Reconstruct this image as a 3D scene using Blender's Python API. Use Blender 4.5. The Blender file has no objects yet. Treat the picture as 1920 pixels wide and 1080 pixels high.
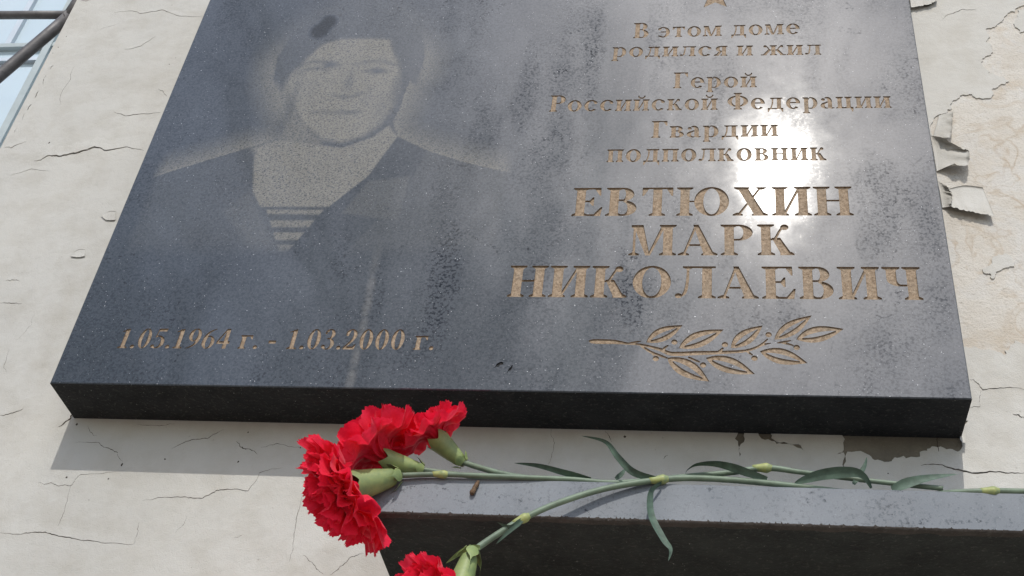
import bpy, bmesh, math, random
import numpy as np
from mathutils import Vector, Matrix, noise
from mathutils.geometry import delaunay_2d_cdt

sc = bpy.context.scene
COL = sc.collection
R = math.radians
random.seed(7)

# ------------------------------------------------------------------ camera, sky, sun
# world: X along the wall, Y into the wall (wall face at Y=0), Z up, ground at Z=0
H0 = 2.20                                   # height of the plaque's lower edge above the pavement
F_PX, YAW, PITCH, ROLL = 2330.05, -0.2047, 0.6798, 0.1333
CAM = Vector((0.592, -0.92, H0 - 0.6012))
fwd = Vector((math.sin(YAW) * math.cos(PITCH), math.cos(YAW) * math.cos(PITCH), math.sin(PITCH)))
r0 = fwd.cross(Vector((0, 0, 1))).normalized()
u0 = r0.cross(fwd)
rgt = math.cos(ROLL) * r0 + math.sin(ROLL) * u0
up = -math.sin(ROLL) * r0 + math.cos(ROLL) * u0
cam_d = bpy.data.cameras.new('camera')
cam_d.sensor_width = 36.0
cam_d.lens = F_PX / 1920 * 36
cam_d.clip_start = 0.02
cam_d.clip_end = 5000
cam = bpy.data.objects.new('camera', cam_d)
COL.objects.link(cam)
cam.matrix_world = Matrix(((rgt.x, up.x, -fwd.x, CAM.x), (rgt.y, up.y, -fwd.y, CAM.y),
                           (rgt.z, up.z, -fwd.z, CAM.z), (0, 0, 0, 1)))
sc.camera = cam

SUN_EL, SUN_AZ = R(44.8), R(4.0)            # sun stands behind the viewer, a little to the right
sun_dir = Vector((math.sin(SUN_AZ) * math.cos(SUN_EL), -math.cos(SUN_AZ) * math.cos(SUN_EL), math.sin(SUN_EL)))
w = bpy.data.worlds.new('World')
sc.world = w
w.use_nodes = True
nt = w.node_tree
bg = nt.nodes['Background']
sky = nt.nodes.new('ShaderNodeTexSky')
sky.sky_type = 'NISHITA'
sky.sun_disc = False
sky.sun_elevation = SUN_EL
sky.sun_rotation = math.pi - SUN_AZ
sky.air_density = 1.0
sky.dust_density = 1.2
sky.ozone_density = 1.0
nt.links.new(sky.outputs[0], bg.inputs[0])
bg.inputs[1].default_value = 0.15
sd = bpy.data.lights.new('sun', 'SUN')
sd.energy = 2.35
sd.angle = R(0.5)
sd.color = (1.0, 0.96, 0.90)
sun = bpy.data.objects.new('sun', sd)
COL.objects.link(sun)
sun.rotation_euler = sun_dir.to_track_quat('Z', 'Y').to_euler()
sun.location = (0, -6, 8)
sc.view_settings.view_transform = 'Standard'
sc.view_settings.look = 'None'
sc.view_settings.gamma = 1
sc.view_settings.exposure = 0.34
sc.cycles.max_bounces = 8
sc.cycles.sample_clamp_direct = 2.5          # keeps the letters legible inside the mirrored sun

# ------------------------------------------------------------------ helpers
def P(px, py, Y):
    """the point of the plane Y=const that lies under a place of the photograph"""
    d = fwd + (px - 960) / F_PX * rgt - (py - 540) / F_PX * up
    s = (Y - CAM.y) / d.y
    return CAM + s * d

def mesh(name, verts, faces, mat=None, parent=None, smooth=False, mats=None, fmat=None):
    me = bpy.data.meshes.new(name)
    me.from_pydata([tuple(v) for v in verts], [], faces)
    for m in (mats or ([mat] if mat else [])):
        me.materials.append(m)
    if fmat:
        me.polygons.foreach_set('material_index', fmat)
    if smooth:
        me.polygons.foreach_set('use_smooth', [True] * len(me.polygons))
    me.update()
    o = bpy.data.objects.new(name, me)
    COL.objects.link(o)
    if parent:
        o.parent = parent
        o.matrix_parent_inverse = parent.matrix_basis.inverted()
    return o

def empty(name, loc, label, cat, group=None):
    o = bpy.data.objects.new(name, None)
    o.empty_display_size = 0.05
    COL.objects.link(o)
    o.location = loc
    o['label'] = label
    o['category'] = cat
    if group:
        o['group'] = group
    return o

class MB:
    """collects vertices and faces of one mesh"""
    def __init__(s):
        s.v, s.f, s.m = [], [], []
    def add(s, vs, fs, mi=0):
        b = len(s.v)
        s.v += [Vector(v) for v in vs]
        s.f += [tuple(i + b for i in f) for f in fs]
        s.m += [mi] * len(fs)
    def box(s, a, b, mi=0):
        (x0, y0, z0), (x1, y1, z1) = a, b
        vs = [(x, y, z) for x in (x0, x1) for y in (y0, y1) for z in (z0, z1)]
        s.add(vs, [(0, 1, 3, 2), (4, 6, 7, 5), (0, 4, 5, 1), (2, 3, 7, 6), (0, 2, 6, 4), (1, 5, 7, 3)], mi)
    def grid(s, rows, mi=0, closed=False):
        n, m = len(rows), len(rows[0])
        vs = [p for r in rows for p in r]
        fs = []
        for i in range(n - 1):
            for j in range(m if closed else m - 1):
                k = (j + 1) % m
                fs.append((i * m + j, i * m + k, (i + 1) * m + k, (i + 1) * m + j))
        s.add(vs, fs, mi)
    def tube(s, pts, rads, seg=12, mi=0, caps=True):
        pts = [Vector(p) for p in pts]
        rows = []
        ref = None
        for i, p in enumerate(pts):
            t = (pts[min(i + 1, len(pts) - 1)] - pts[max(i - 1, 0)]).normalized()
            if ref is None:
                ref = t.orthogonal().normalized()
            ref = (ref - t * ref.dot(t)).normalized()
            b = t.cross(ref)
            r = rads[i] if isinstance(rads, (list, tuple)) else rads
            rows.append([p + r * (math.cos(a) * ref + math.sin(a) * b)
                         for a in [2 * math.pi * k / seg for k in range(seg)]])
        b0 = len(s.v)
        s.grid(rows, mi, closed=True)
        if caps:
            s.f += [tuple(b0 + k for k in reversed(range(seg))),
                    tuple(b0 + (len(pts) - 1) * seg + k for k in range(seg))]
            s.m += [mi, mi]
    def build(s, name, mat=None, parent=None, smooth=False, mats=None):
        return mesh(name, s.v, s.f, mat, parent, smooth, mats, s.m if mats else None)

def spline(pts, n):
    """Catmull-Rom through tuples of any length"""
    pts = [tuple(p) for p in pts]
    out = []
    m = len(pts) - 1
    for i in range(m):
        p0, p1, p2, p3 = pts[max(i - 1, 0)], pts[i], pts[i + 1], pts[min(i + 2, m)]
        for k in range(n):
            t = k / n
            out.append(tuple(0.5 * (2 * b + (c - a) * t + (2 * a - 5 * b + 4 * c - d) * t * t
                                    + (3 * b - a - 3 * c + d) * t ** 3) for a, b, c, d in zip(p0, p1, p2, p3)))
    out.append(pts[-1])
    return out

def ragged(pts, amp, depth=3, closed=True, rnd=random.Random(3)):
    """fractal midpoint displacement of a 2D polyline"""
    for _ in range(depth):
        out = []
        n = len(pts)
        for i in range(n if closed else n - 1):
            a, b = pts[i], pts[(i + 1) % n]
            dx, dy = b[0] - a[0], b[1] - a[1]
            L = math.hypot(dx, dy) or 1
            k = rnd.uniform(-1, 1) * min(amp, L * 0.28)
            out += [a, ((a[0] + b[0]) / 2 - dy / L * k, (a[1] + b[1]) / 2 + dx / L * k)]
        if not closed:
            out.append(pts[-1])
        pts = out
        amp *= 0.6
    return pts

# ------------------------------------------------------------------ node helpers
def new_mat(name):
    m = bpy.data.materials.new(name)
    m.use_nodes = True
    t = m.node_tree
    return m, t, t.nodes['Principled BSDF']

class NT:
    def __init__(s, t):
        s.t = t
    def n(s, kind, **kw):
        nd = s.t.nodes.new(kind)
        for k, v in kw.items():
            setattr(nd, k, v)
        return nd
    def l(s, a, b):
        s.t.links.new(a, b)
    def coord(s, scale=(1, 1, 1), rot=(0, 0, 0)):
        tc = s.n('ShaderNodeNewGeometry')
        mp = s.n('ShaderNodeMapping')
        mp.inputs['Scale'].default_value = scale
        mp.inputs['Rotation'].default_value = rot
        s.l(tc.outputs['Position'], mp.inputs[0])
        return mp.outputs[0]
    def noise(s, vec, scale, detail=4, rough=0.55, dist=0.0):
        nd = s.n('ShaderNodeTexNoise')
        nd.inputs['Scale'].default_value = scale
        nd.inputs['Detail'].default_value = detail
        nd.inputs['Roughness'].default_value = rough
        nd.inputs['Distortion'].default_value = dist
        s.l(vec, nd.inputs['Vector'])
        return nd.outputs[0]
    def ramp(s, fac, stops, interp='LINEAR'):
        r = s.n('ShaderNodeValToRGB')
        r.color_ramp.interpolation = interp
        el = r.color_ramp.elements
        while len(el) < len(stops):
            el.new(0.5)
        for e, (p, c) in zip(el, stops):
            e.position = p
            e.color = c if len(c) == 4 else (*c, 1)
        s.l(fac, r.inputs[0])
        return r.outputs[0]
    def g(s, fac, a, b, lo=0.0, hi=1.0):
        m = s.n('ShaderNodeMapRange')
        m.inputs[1].default_value = a
        m.inputs[2].default_value = b
        m.inputs[3].default_value = lo
        m.inputs[4].default_value = hi
        s.l(fac, m.inputs[0])
        return m.outputs[0]
    def mix(s, fac, a, b, blend='MIX'):
        m = s.n('ShaderNodeMix', data_type='RGBA', blend_type=blend)
        for sock, v in ((m.inputs[0], fac), (m.inputs[6], a), (m.inputs[7], b)):
            if hasattr(v, 'links'):
                s.l(v, sock)
            elif isinstance(v, (int, float)):
                sock.default_value = v
            else:
                sock.default_value = (*v, 1)
        return m.outputs[2]
    def math(s, op, a, b=0.0, clamp=False):
        m = s.n('ShaderNodeMath', operation=op, use_clamp=clamp)
        for sock, v in ((m.inputs[0], a), (m.inputs[1], b)):
            if hasattr(v, 'links'):
                s.l(v, sock)
            else:
                sock.default_value = v
        return m.outputs[0]
    def bump(s, h, strength, dist, base=None):
        b = s.n('ShaderNodeBump')
        b.inputs['Strength'].default_value = strength
        b.inputs['Distance'].default_value = dist
        s.l(h, b.inputs['Height'])
        if base:
            s.l(base, b.inputs['Normal'])
        return b.outputs[0]

def paint_mat():
    m, t, b = new_mat('old white wall paint')
    k = NT(t)
    v = k.coord()
    big = k.noise(v, 3.5, 5, 0.6)
    mid = k.noise(v, 26, 5, 0.6)
    col = k.ramp(big, [(0.3, (0.475, 0.463, 0.425)), (0.7, (0.53, 0.52, 0.485))])
    col = k.mix(k.g(mid, 0.45, 0.75), col, (0.43, 0.41, 0.365))
    # small dirt specks with a shape of their own
    sp = k.noise(v, 230, 3, 0.6)
    pick = k.noise(v, 14, 3, 0.6)
    spk = k.math('MULTIPLY', k.g(sp, 0.70, 0.76), k.g(pick, 0.42, 0.62))
    col = k.mix(k.math('MULTIPLY', spk, 0.55), col, (0.13, 0.11, 0.09))
    gr = k.noise(v, 900, 3, 0.6)
    col = k.mix(k.g(gr, 0.35, 0.75, 0, 0.22), col, (0.40, 0.38, 0.34))
    k.l(col, b.inputs['Base Color'])
    b.inputs['Roughness'].default_value = 0.75
    b.inputs['Specular IOR Level'].default_value = 0.25
    h = k.math('ADD', k.math('MULTIPLY', k.noise(v, 60, 5, 0.6), 1.0), k.math('MULTIPLY', gr, 0.35))
    h = k.math('ADD', h, k.math('MULTIPLY', k.noise(k.coord((1, 1, 1.5)), 14, 3, 0.5), 1.3))
    k.l(k.bump(h, 0.9, 0.0012), b.inputs['Normal'])
    return m

def plaster_mat(name, c0, c1, stain, stain_amt=0.8, dark=0.0):
    m, t, b = new_mat(name)
    k = NT(t)
    v = k.coord()
    n1 = k.noise(v, 12, 6, 0.65)
    col = k.ramp(n1, [(0.3, c0), (0.68, c1)])
    st = k.noise(k.coord((1, 1, 1.7)), 9, 4, 0.6, 1.2)
    col = k.mix(k.g(st, 0.52, 0.72, 0, stain_amt), col, stain)
    # rusty rings left where paint lifted
    wv = k.noise(v, 15, 2, 0.5, 2.0)
    ring = k.math('MULTIPLY', k.g(wv, 0.50, 0.545), k.g(wv, 0.60, 0.55))
    rp = k.noise(v, 4.3, 2, 0.5)
    col = k.mix(k.math('MULTIPLY', k.math('MULTIPLY', ring, k.g(rp, 0.40, 0.52)), stain_amt * 0.95 if stain_amt < 0.58 else 0.0, True), col, (0.36, 0.26, 0.155))
    wh = k.noise(v, 20, 6, 0.7, 0.5)
    col = k.mix(k.g(wh, 0.50, 0.58, 0, 0.5 if stain_amt < 0.58 else 0), col, (0.56, 0.55, 0.525))
    gr = k.noise(v, 420, 4, 0.7)
    col = k.mix(k.g(gr, 0.56, 0.72, 0, 0.5), col, (0.25, 0.21, 0.16))
    sp = k.noise(k.coord((1, 1, 2.5)), 130, 4, 0.65)
    col = k.mix(k.math('MULTIPLY', k.g(sp, 0.62, 0.70), k.g(n1, 0.45, 0.6, 0, 0.6)), col, (0.14, 0.11, 0.08))
    k.l(col, b.inputs['Base Color'])
    b.inputs['Roughness'].default_value = 0.9
    b.inputs['Specular IOR Level'].default_value = 0.15
    h = k.math('ADD', k.noise(v, 120, 6, 0.7), k.math('MULTIPLY', gr, 0.6))
    k.l(k.bump(h, 1.0, 0.0016), b.inputs['Normal'])
    return m

def stone_mat(name, etched=False, front=True, gain=1.0, stain=(0.032, 0.040, 0.054), base=((0.019, 0.029, 0.040), (0.036, 0.048, 0.061))):
    """dark polished dolerite with clouding, dark grain, painted reflection patches and glittering flecks"""
    m, t, b = new_mat(name)
    k = NT(t)
    v = k.coord()
    cl = k.noise(k.coord((1, 1, 0.55)), 9, 5, 0.6, 0.6)
    bands = k.noise(k.coord((1, 1, 0.16)), 17, 3, 0.55)
    patch = k.math('MULTIPLY', k.g(bands, 0.44, 0.64), k.g(k.noise(v, 13, 5, 0.65), 0.40, 0.62))
    if front:                                # dark blobs painted in for tree reflections, each with its own place and size
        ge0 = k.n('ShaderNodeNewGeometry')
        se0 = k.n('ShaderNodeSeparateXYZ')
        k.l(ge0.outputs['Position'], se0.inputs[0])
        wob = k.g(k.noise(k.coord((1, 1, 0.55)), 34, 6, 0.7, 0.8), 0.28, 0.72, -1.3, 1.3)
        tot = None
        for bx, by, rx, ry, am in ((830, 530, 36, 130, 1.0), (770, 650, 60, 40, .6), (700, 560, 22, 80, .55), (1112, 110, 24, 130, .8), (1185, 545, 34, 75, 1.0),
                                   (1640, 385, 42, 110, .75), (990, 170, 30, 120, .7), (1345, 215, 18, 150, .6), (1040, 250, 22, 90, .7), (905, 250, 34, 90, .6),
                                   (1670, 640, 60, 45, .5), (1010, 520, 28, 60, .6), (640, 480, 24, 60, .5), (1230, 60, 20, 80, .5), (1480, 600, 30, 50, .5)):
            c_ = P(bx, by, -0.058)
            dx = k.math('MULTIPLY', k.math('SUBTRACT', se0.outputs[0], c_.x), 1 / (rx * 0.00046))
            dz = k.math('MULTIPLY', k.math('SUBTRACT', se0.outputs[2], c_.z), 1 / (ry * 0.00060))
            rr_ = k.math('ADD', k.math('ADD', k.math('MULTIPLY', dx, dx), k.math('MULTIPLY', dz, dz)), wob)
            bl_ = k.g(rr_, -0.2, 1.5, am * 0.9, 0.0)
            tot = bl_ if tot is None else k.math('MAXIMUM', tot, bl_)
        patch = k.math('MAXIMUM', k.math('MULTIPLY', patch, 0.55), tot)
    else:
        patch = k.math('MULTIPLY', patch, 0.55)
    grain = k.noise(v, 380, 3, 0.7)
    vein0 = k.noise(k.coord((1, 1, 0.7)), 6.5, 4, 0.55, 0.8)
    vein = k.math('MULTIPLY', k.g(k.math('ABSOLUTE', k.math('SUBTRACT', vein0, 0.5)), 0.0, 0.010, 1, 0), k.g(k.noise(v, 60, 4, 0.7), 0.45, 0.6))
    fine = k.noise(v, 900, 2, 0.6)
    pitk = k.math('MULTIPLY', k.g(grain, 0.50, 0.62), k.math('ADD', k.math('MULTIPLY', patch, 0.9), k.math('MULTIPLY', vein, 0.8), True))                 # dark grains gather in the painted patches and veins
    col = k.ramp(cl, [(0.3, tuple(c * gain for c in base[0])), (0.7, tuple(c * gain for c in base[1]))])
    col = k.mix(k.g(fine, 0.35, 0.7, 0, 0.3), col, (0.11, 0.12, 0.14))
    col = k.mix(k.math('MULTIPLY', patch, 0.45), col, stain)  # tints painted reflection patches on the plaque, brown stains on the shelf
    col = k.mix(k.g(grain, 0.42, 0.60, 0.20, 0), col, (0.14, 0.15, 0.17))
    col = k.mix(k.g(grain, 0.52, 0.68, 0, 0.3), col, (0.03, 0.034, 0.042))
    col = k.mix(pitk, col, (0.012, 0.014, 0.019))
    fl = k.noise(v, 620, 2, 0.5)
    fleck = k.math('MULTIPLY', k.g(fl, 0.705, 0.74), k.g(grain, 0.4, 0.6))
    col = k.mix(fleck if front else k.math('MULTIPLY', fleck, 0.25), col, (0.55, 0.57, 0.60))
    rough = k.math('ADD', k.g(cl, 0.3, 0.7, 0.46, 0.42), k.math('MULTIPLY', pitk, 0.25))
    spec = k.math('SUBTRACT', k.g(cl, 0.3, 0.7, 0.14, 0.21), k.math('MULTIPLY', patch, 0.06))
    spec = k.math('SUBTRACT', spec, k.math('MULTIPLY', pitk, 0.12), True)
    if front:
        k.l(k.math('ADD', k.g(k.noise(v, 38, 5, 0.65), 0.3, 0.7, 0.044, 0.068), k.math('MULTIPLY', pitk, 0.06)), b.inputs['Coat Roughness'])
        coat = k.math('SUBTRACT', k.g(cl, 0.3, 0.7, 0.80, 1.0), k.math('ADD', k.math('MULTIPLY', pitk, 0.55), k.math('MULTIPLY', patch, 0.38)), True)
        # pale run-off streak down from the portrait
        ge = k.n('ShaderNodeNewGeometry')
        se = k.n('ShaderNodeSeparateXYZ')
        k.l(ge.outputs['Position'], se.inputs[0])
        a, c = P(712, 470, -0.054), P(662, 722, -0.054)
        kx = (c.x - a.x) / (c.z - a.z)
        xx = k.math('SUBTRACT', se.outputs[0], k.math('ADD', k.math('MULTIPLY', k.math('SUBTRACT', se.outputs[2], a.z), kx), a.x))
        xx = k.math('ADD', xx, k.g(k.noise(k.coord((1, 1, 0.6)), 14, 2, 0.5), 0, 1, -0.006, 0.006))
        ln = k.math('MULTIPLY', k.g(k.math('ABSOLUTE', xx), 0.001, 0.006, 1, 0), k.g(se.outputs[2], a.z + 0.01, a.z - 0.03))
        ln = k.math('MULTIPLY', ln, k.g(k.noise(v, 55, 4, 0.7), 0.35, 0.65))
        col = k.mix(k.math('MULTIPLY', ln, 0.30), col, (0.30, 0.29, 0.27))
    if etched:
        at = k.n('ShaderNodeAttribute', attribute_name='etch')
        e = at.outputs['Fac']
        dots = k.noise(k.coord((1, 1, 1.4)), 430, 3, 0.8)
        ec = k.mix(k.g(fine, 0.3, 0.7), (0.185, 0.178, 0.158), (0.31, 0.298, 0.268))
        hh = k.math('MULTIPLY', e, k.g(dots, 0.40, 0.495, 0.12, 1.0), True)
        deep = k.g(e, -0.6, -0.05, 0.75, 0.0)                                # the cockade: cut dull and dark
        col = k.mix(k.math('MULTIPLY', deep, k.g(dots, 0.35, 0.6, 1.2, 0.6), True), col, (0.014, 0.017, 0.022))
        coat = k.math('SUBTRACT', coat, k.math('ADD', k.math('MULTIPLY', hh, 0.75), k.math('MULTIPLY', deep, 0.7)), True)
        col = k.mix(hh, col, ec)
        rough = k.math('ADD', rough, k.math('MULTIPLY', hh, 0.15))
        spec = k.math('SUBTRACT', spec, k.math('MULTIPLY', hh, 0.08), True)
    if front:
        k.l(coat, b.inputs['Coat Weight'])
    k.l(col, b.inputs['Base Color'])
    k.l(rough, b.inputs['Roughness'])
    k.l(spec, b.inputs['Specular IOR Level'])
    h = k.math('ADD', k.math('MULTIPLY', fine, 0.25), k.math('MULTIPLY', pitk, -0.5))
    k.l(k.bump(h, 0.35, 0.00025), b.inputs['Normal'])
    return m

def rough_stone_mat(name, c0, c1, rim=None):
    m, t, b = new_mat(name)
    k = NT(t)
    v = k.coord()
    n1 = k.noise(v, 35, 6, 0.65)
    gr = k.noise(v, 260, 4, 0.7)
    col = k.ramp(n1, [(0.3, c0), (0.7, c1)])
    col = k.mix(k.g(gr, 0.55, 0.72, 0, 0.6), col, (0.10, 0.095, 0.085))
    fl = k.noise(v, 500, 2, 0.5)
    col = k.mix(k.g(fl, 0.74, 0.77), col, (0.35, 0.34, 0.32))
    k.l(col, b.inputs['Base Color'])
    b.inputs['Roughness'].default_value = 0.8
    b.inputs['Specular IOR Level'].default_value = 0.25
    k.l(k.bump(k.math('ADD', gr, n1), 0.8, 0.0012), b.inputs['Normal'])
    return m

def gold_mat():
    m, t, b = new_mat('worn bronze paint in the cut letters')
    k = NT(t)
    v = k.coord()
    n1 = k.noise(v, 300, 4, 0.7)
    n2 = k.noise(v, 34, 3, 0.6)
    col = k.ramp(n1, [(0.32, (0.17, 0.122, 0.08)), (0.64, (0.39, 0.30, 0.215))])
    col = k.mix(k.g(n2, 0.5, 0.75, 0, 0.45), col, (0.25, 0.225, 0.185))
    col = k.mix(k.g(k.noise(v, 420, 3, 0.7), 0.60, 0.72, 0, 0.8), col, (0.05, 0.037, 0.025))
    k.l(col, b.inputs['Base Color'])
    b.inputs['Roughness'].default_value = 0.7
    b.inputs['Specular IOR Level'].default_value = 0.08
    k.l(k.bump(n1, 1.0, 0.0012), b.inputs['Normal'])
    return m

def simple(name, col, rough=0.6, spec=0.4, var=0.25, scale=120, bump=0.0, col2=None, metal=0.0):
    m, t, b = new_mat(name)
    k = NT(t)
    v = k.coord()
    n = k.noise(v, scale, 4, 0.6)
    c2 = col2 or tuple(c * (1 - var) for c in col)
    k.l(k.mix(k.g(n, 0.35, 0.68), col, c2), b.inputs['Base Color'])
    b.inputs['Roughness'].default_value = rough
    b.inputs['Specular IOR Level'].default_value = spec
    b.inputs['Metallic'].default_value = metal
    if bump:
        k.l(k.bump(n, 0.8, bump), b.inputs['Normal'])
    return m

def petal_mat():
    m, t, b = new_mat('red carnation petal')
    k = NT(t)
    at = k.n('ShaderNodeAttribute', attribute_name='along')       # 0 at the claw, 1 at the frilled rim
    v = k.coord()
    n = k.noise(v, 260, 3, 0.6)
    col = k.mix(k.g(n, 0.3, 0.7), (0.93, 0.026, 0.078), (0.80, 0.012, 0.048))
    col = k.mix(k.g(at.outputs['Fac'], 0.0, 0.25, 0.5, 0), col, (0.62, 0.07, 0.07))
    k.l(col, b.inputs['Base Color'])
    b.inputs['Roughness'].default_value = 0.55
    b.inputs['Specular IOR Level'].default_value = 0.25
    b.inputs['Sheen Weight'].default_value = 0.15
    tr = k.n('ShaderNodeBsdfTranslucent')
    k.l(col, tr.inputs[0])
    mx = k.n('ShaderNodeMixShader')
    mx.inputs[0].default_value = 0.45
    k.l(b.outputs[0], mx.inputs[1])
    k.l(tr.outputs[0], mx.inputs[2])
    k.l(mx.outputs[0], t.nodes['Material Output'].inputs[0])
    vs = k.noise(k.coord((1, 1, 1)), 420, 2, 0.5)
    k.l(k.bump(vs, 0.5, 0.0004), b.inputs['Normal'])
    return m

M_PAINT = paint_mat()
M_PLASTER = plaster_mat('bare sandy plaster', (0.50, 0.46, 0.40), (0.60, 0.575, 0.525), (0.44, 0.35, 0.245), 0.55)
M_GRIME = plaster_mat('grimy bare render', (0.11, 0.10, 0.08), (0.21, 0.19, 0.155), (0.07, 0.06, 0.045), 0.6)
M_CRACK = simple('dirt inside a crack', (0.075, 0.062, 0.05), 0.95, 0.1, 0.4, 300)
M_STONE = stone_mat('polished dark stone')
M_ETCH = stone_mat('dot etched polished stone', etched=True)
M_SHELF = stone_mat('honed grey stone', front=False, gain=3.9, stain=(0.105, 0.095, 0.088), base=((0.040, 0.045, 0.050), (0.062, 0.067, 0.072)))
M_SAWN = rough_stone_mat('sawn dark stone', (0.018, 0.0195, 0.0185), (0.038, 0.041, 0.038))
M_RIM = rough_stone_mat('rough brown stone edge', (0.040, 0.034, 0.030), (0.075, 0.064, 0.056))
M_SAWN2 = rough_stone_mat('sawn black stone', (0.010, 0.011, 0.012), (0.026, 0.027, 0.028))
M_GOLD = gold_mat()
M_PETAL = petal_mat()
M_STEM = simple('grey green stem', (0.155, 0.21, 0.145), 0.5, 0.4, 0.35, 90)
M_LEAF = simple('blue green leaf', (0.085, 0.135, 0.098), 0.62, 0.35, 0.45, 140)
M_CALYX = simple('pale green calyx', (0.25, 0.31, 0.11), 0.5, 0.4, 0.3, 110, col2=(0.16, 0.22, 0.09))
M_NODE = simple('yellow green joint', (0.34, 0.36, 0.12), 0.5, 0.4, 0.35, 160, col2=(0.17, 0.23, 0.12))
M_DRY = simple('dry brown plant scrap', (0.16, 0.105, 0.065), 0.85, 0.2, 0.6, 500, 0.0006)
M_METAL = simple('dull brown grille paint', (0.125, 0.117, 0.115), 0.5, 0.5, 0.4, 90, 0.0005)
M_WHITE = simple('bluish white window paint', (0.60, 0.67, 0.74), 0.4, 0.5, 0.08, 20)
M_GREY = simple('grey green window bead', (0.42, 0.48, 0.49), 0.5, 0.5, 0.12, 30)
M_GROUND = simple('worn pavement', (0.36, 0.315, 0.26), 0.9, 0.2, 0.3, 3)

def pane_mat():
    m, t, b = new_mat('window glass over a white blind')
    k = NT(t)
    n = k.noise(k.coord((1, 1, 0.3)), 5, 3, 0.5)
    k.l(k.mix(k.g(n, 0.35, 0.65), (0.55, 0.66, 0.72), (0.62, 0.72, 0.77)), b.inputs['Base Color'])
    b.inputs['Roughness'].default_value = 0.08
    b.inputs['Coat Weight'].default_value = 0.6
    b.inputs['Coat Roughness'].default_value = 0.03
    return m
M_PANE = pane_mat()

# ------------------------------------------------------------------ ground
T = 0.0585                                   # thickness of the plaque
g = mesh('pavement', [(-900, -900, 0), (900, -900, 0), (900, 900, 0), (-900, 900, 0)], [(0, 1, 2, 3)], M_GROUND)
g['kind'] = 'structure'

# bare trees across the street: only their mirror images show, as soft dark bands in the polished stone
M_BARK = simple('dark wet bark', (0.055, 0.045, 0.038), 0.9, 0.2, 0.5, 12)
def bare_tree(x, y, h, seed, label, spread=0.3):
    rnd = random.Random(seed)
    root = empty('bare_tree', (x, y, 0), label, 'tree', 'bare trees across the street')
    tr, br = MB(), MB()
    def grow(mb, p, d, length, r, depth):
        n = 5
        pts, rads = [p.copy()], [r]
        for i in range(n):
            d = (d + Vector((rnd.uniform(-1, 1), rnd.uniform(-1, 1), rnd.uniform(-.5, .8))) * 0.13).normalized()
            p = p + d * (length / n)
            pts.append(p.copy())
            rads.append(r * (1 - 0.5 * (i + 1) / n))
        mb.tube(pts, rads, 7 if r > .03 else 4, caps=False)
        if depth == 0:
            return
        for k in range(rnd.choice((3, 4, 4, 5)) if depth > 1 else 3):
            i = rnd.randint(1, n)
            ax = d.orthogonal().normalized()
            ax.rotate(Matrix.Rotation(rnd.uniform(0, 6.28), 3, d))
            nd = (d * rnd.uniform(.7, 1.0) + ax * rnd.uniform(.45, .9) * (spread + .35) + Vector((0, 0, .3))).normalized()
            grow(br, pts[i], nd, length * rnd.uniform(.5, .75), rads[i] * rnd.uniform(.5, .75), depth - 1)
    grow(tr, Vector((x, y, 0)), Vector((0.02, 0, 1)), h * 0.42, h * 0.016, 0)
    top = tr.v[-3].copy()
    for k in range(6):
        a = k * 1.05 + rnd.uniform(-.3, .3)
        st_ = Vector((x, y, h * rnd.uniform(.26, .42)))
        grow(br, st_, Vector((math.cos(a) * spread, math.sin(a) * spread, 1)).normalized(), h * rnd.uniform(.30, .38), h * 0.0085, 5)
    tr.build('trunk', M_BARK, root, True)
    br.build('branches', M_BARK, root, True)
bare_tree(-2.8, -11.5, 15.5, 4, 'tall bare tree across the street, mirrored as dark bands beside the carved inscription', 0.2)
bare_tree(-4.4, -11.5, 13.2, 9, 'lower bare tree across the street, mirrored under the etched portrait', 0.5)
bare_tree(-7.6, -11.0, 14.2, 23, 'bare tree across the street, mirrored in the lower left corner of the plaque', 0.55)

# ------------------------------------------------------------------ the building: wall, paint coat, window
e0, e1 = P(146, 0, 0), P(0, 275, 0)
XE = (e0.x + e1.x) / 2                      # edge of the window opening
ZW0, ZW1, XW0 = H0 - 0.75, H0 + 1.25, XE - 1.25
bld = empty('building', (0.4, 0.2, 0), 'old building front, white paint peeling off sandy plaster beside a barred window', 'building')
mb = MB()
mb.box((XE, 0, 0), (6, 0.4, 7))
mb.box((-6, 0, 0), (XW0, 0.4, 7))
mb.box((XW0, 0, 0), (XE, 0.4, ZW0))
mb.box((XW0, 0, ZW1), (XE, 0.4, 7))
mb.build('wall', M_PLASTER, bld)

PT = 0.0012                                 # thickness of the paint coat
def w2(px, py, Y=0.0):
    p = P(px, py, Y)
    return (p.x, p.z)

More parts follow.
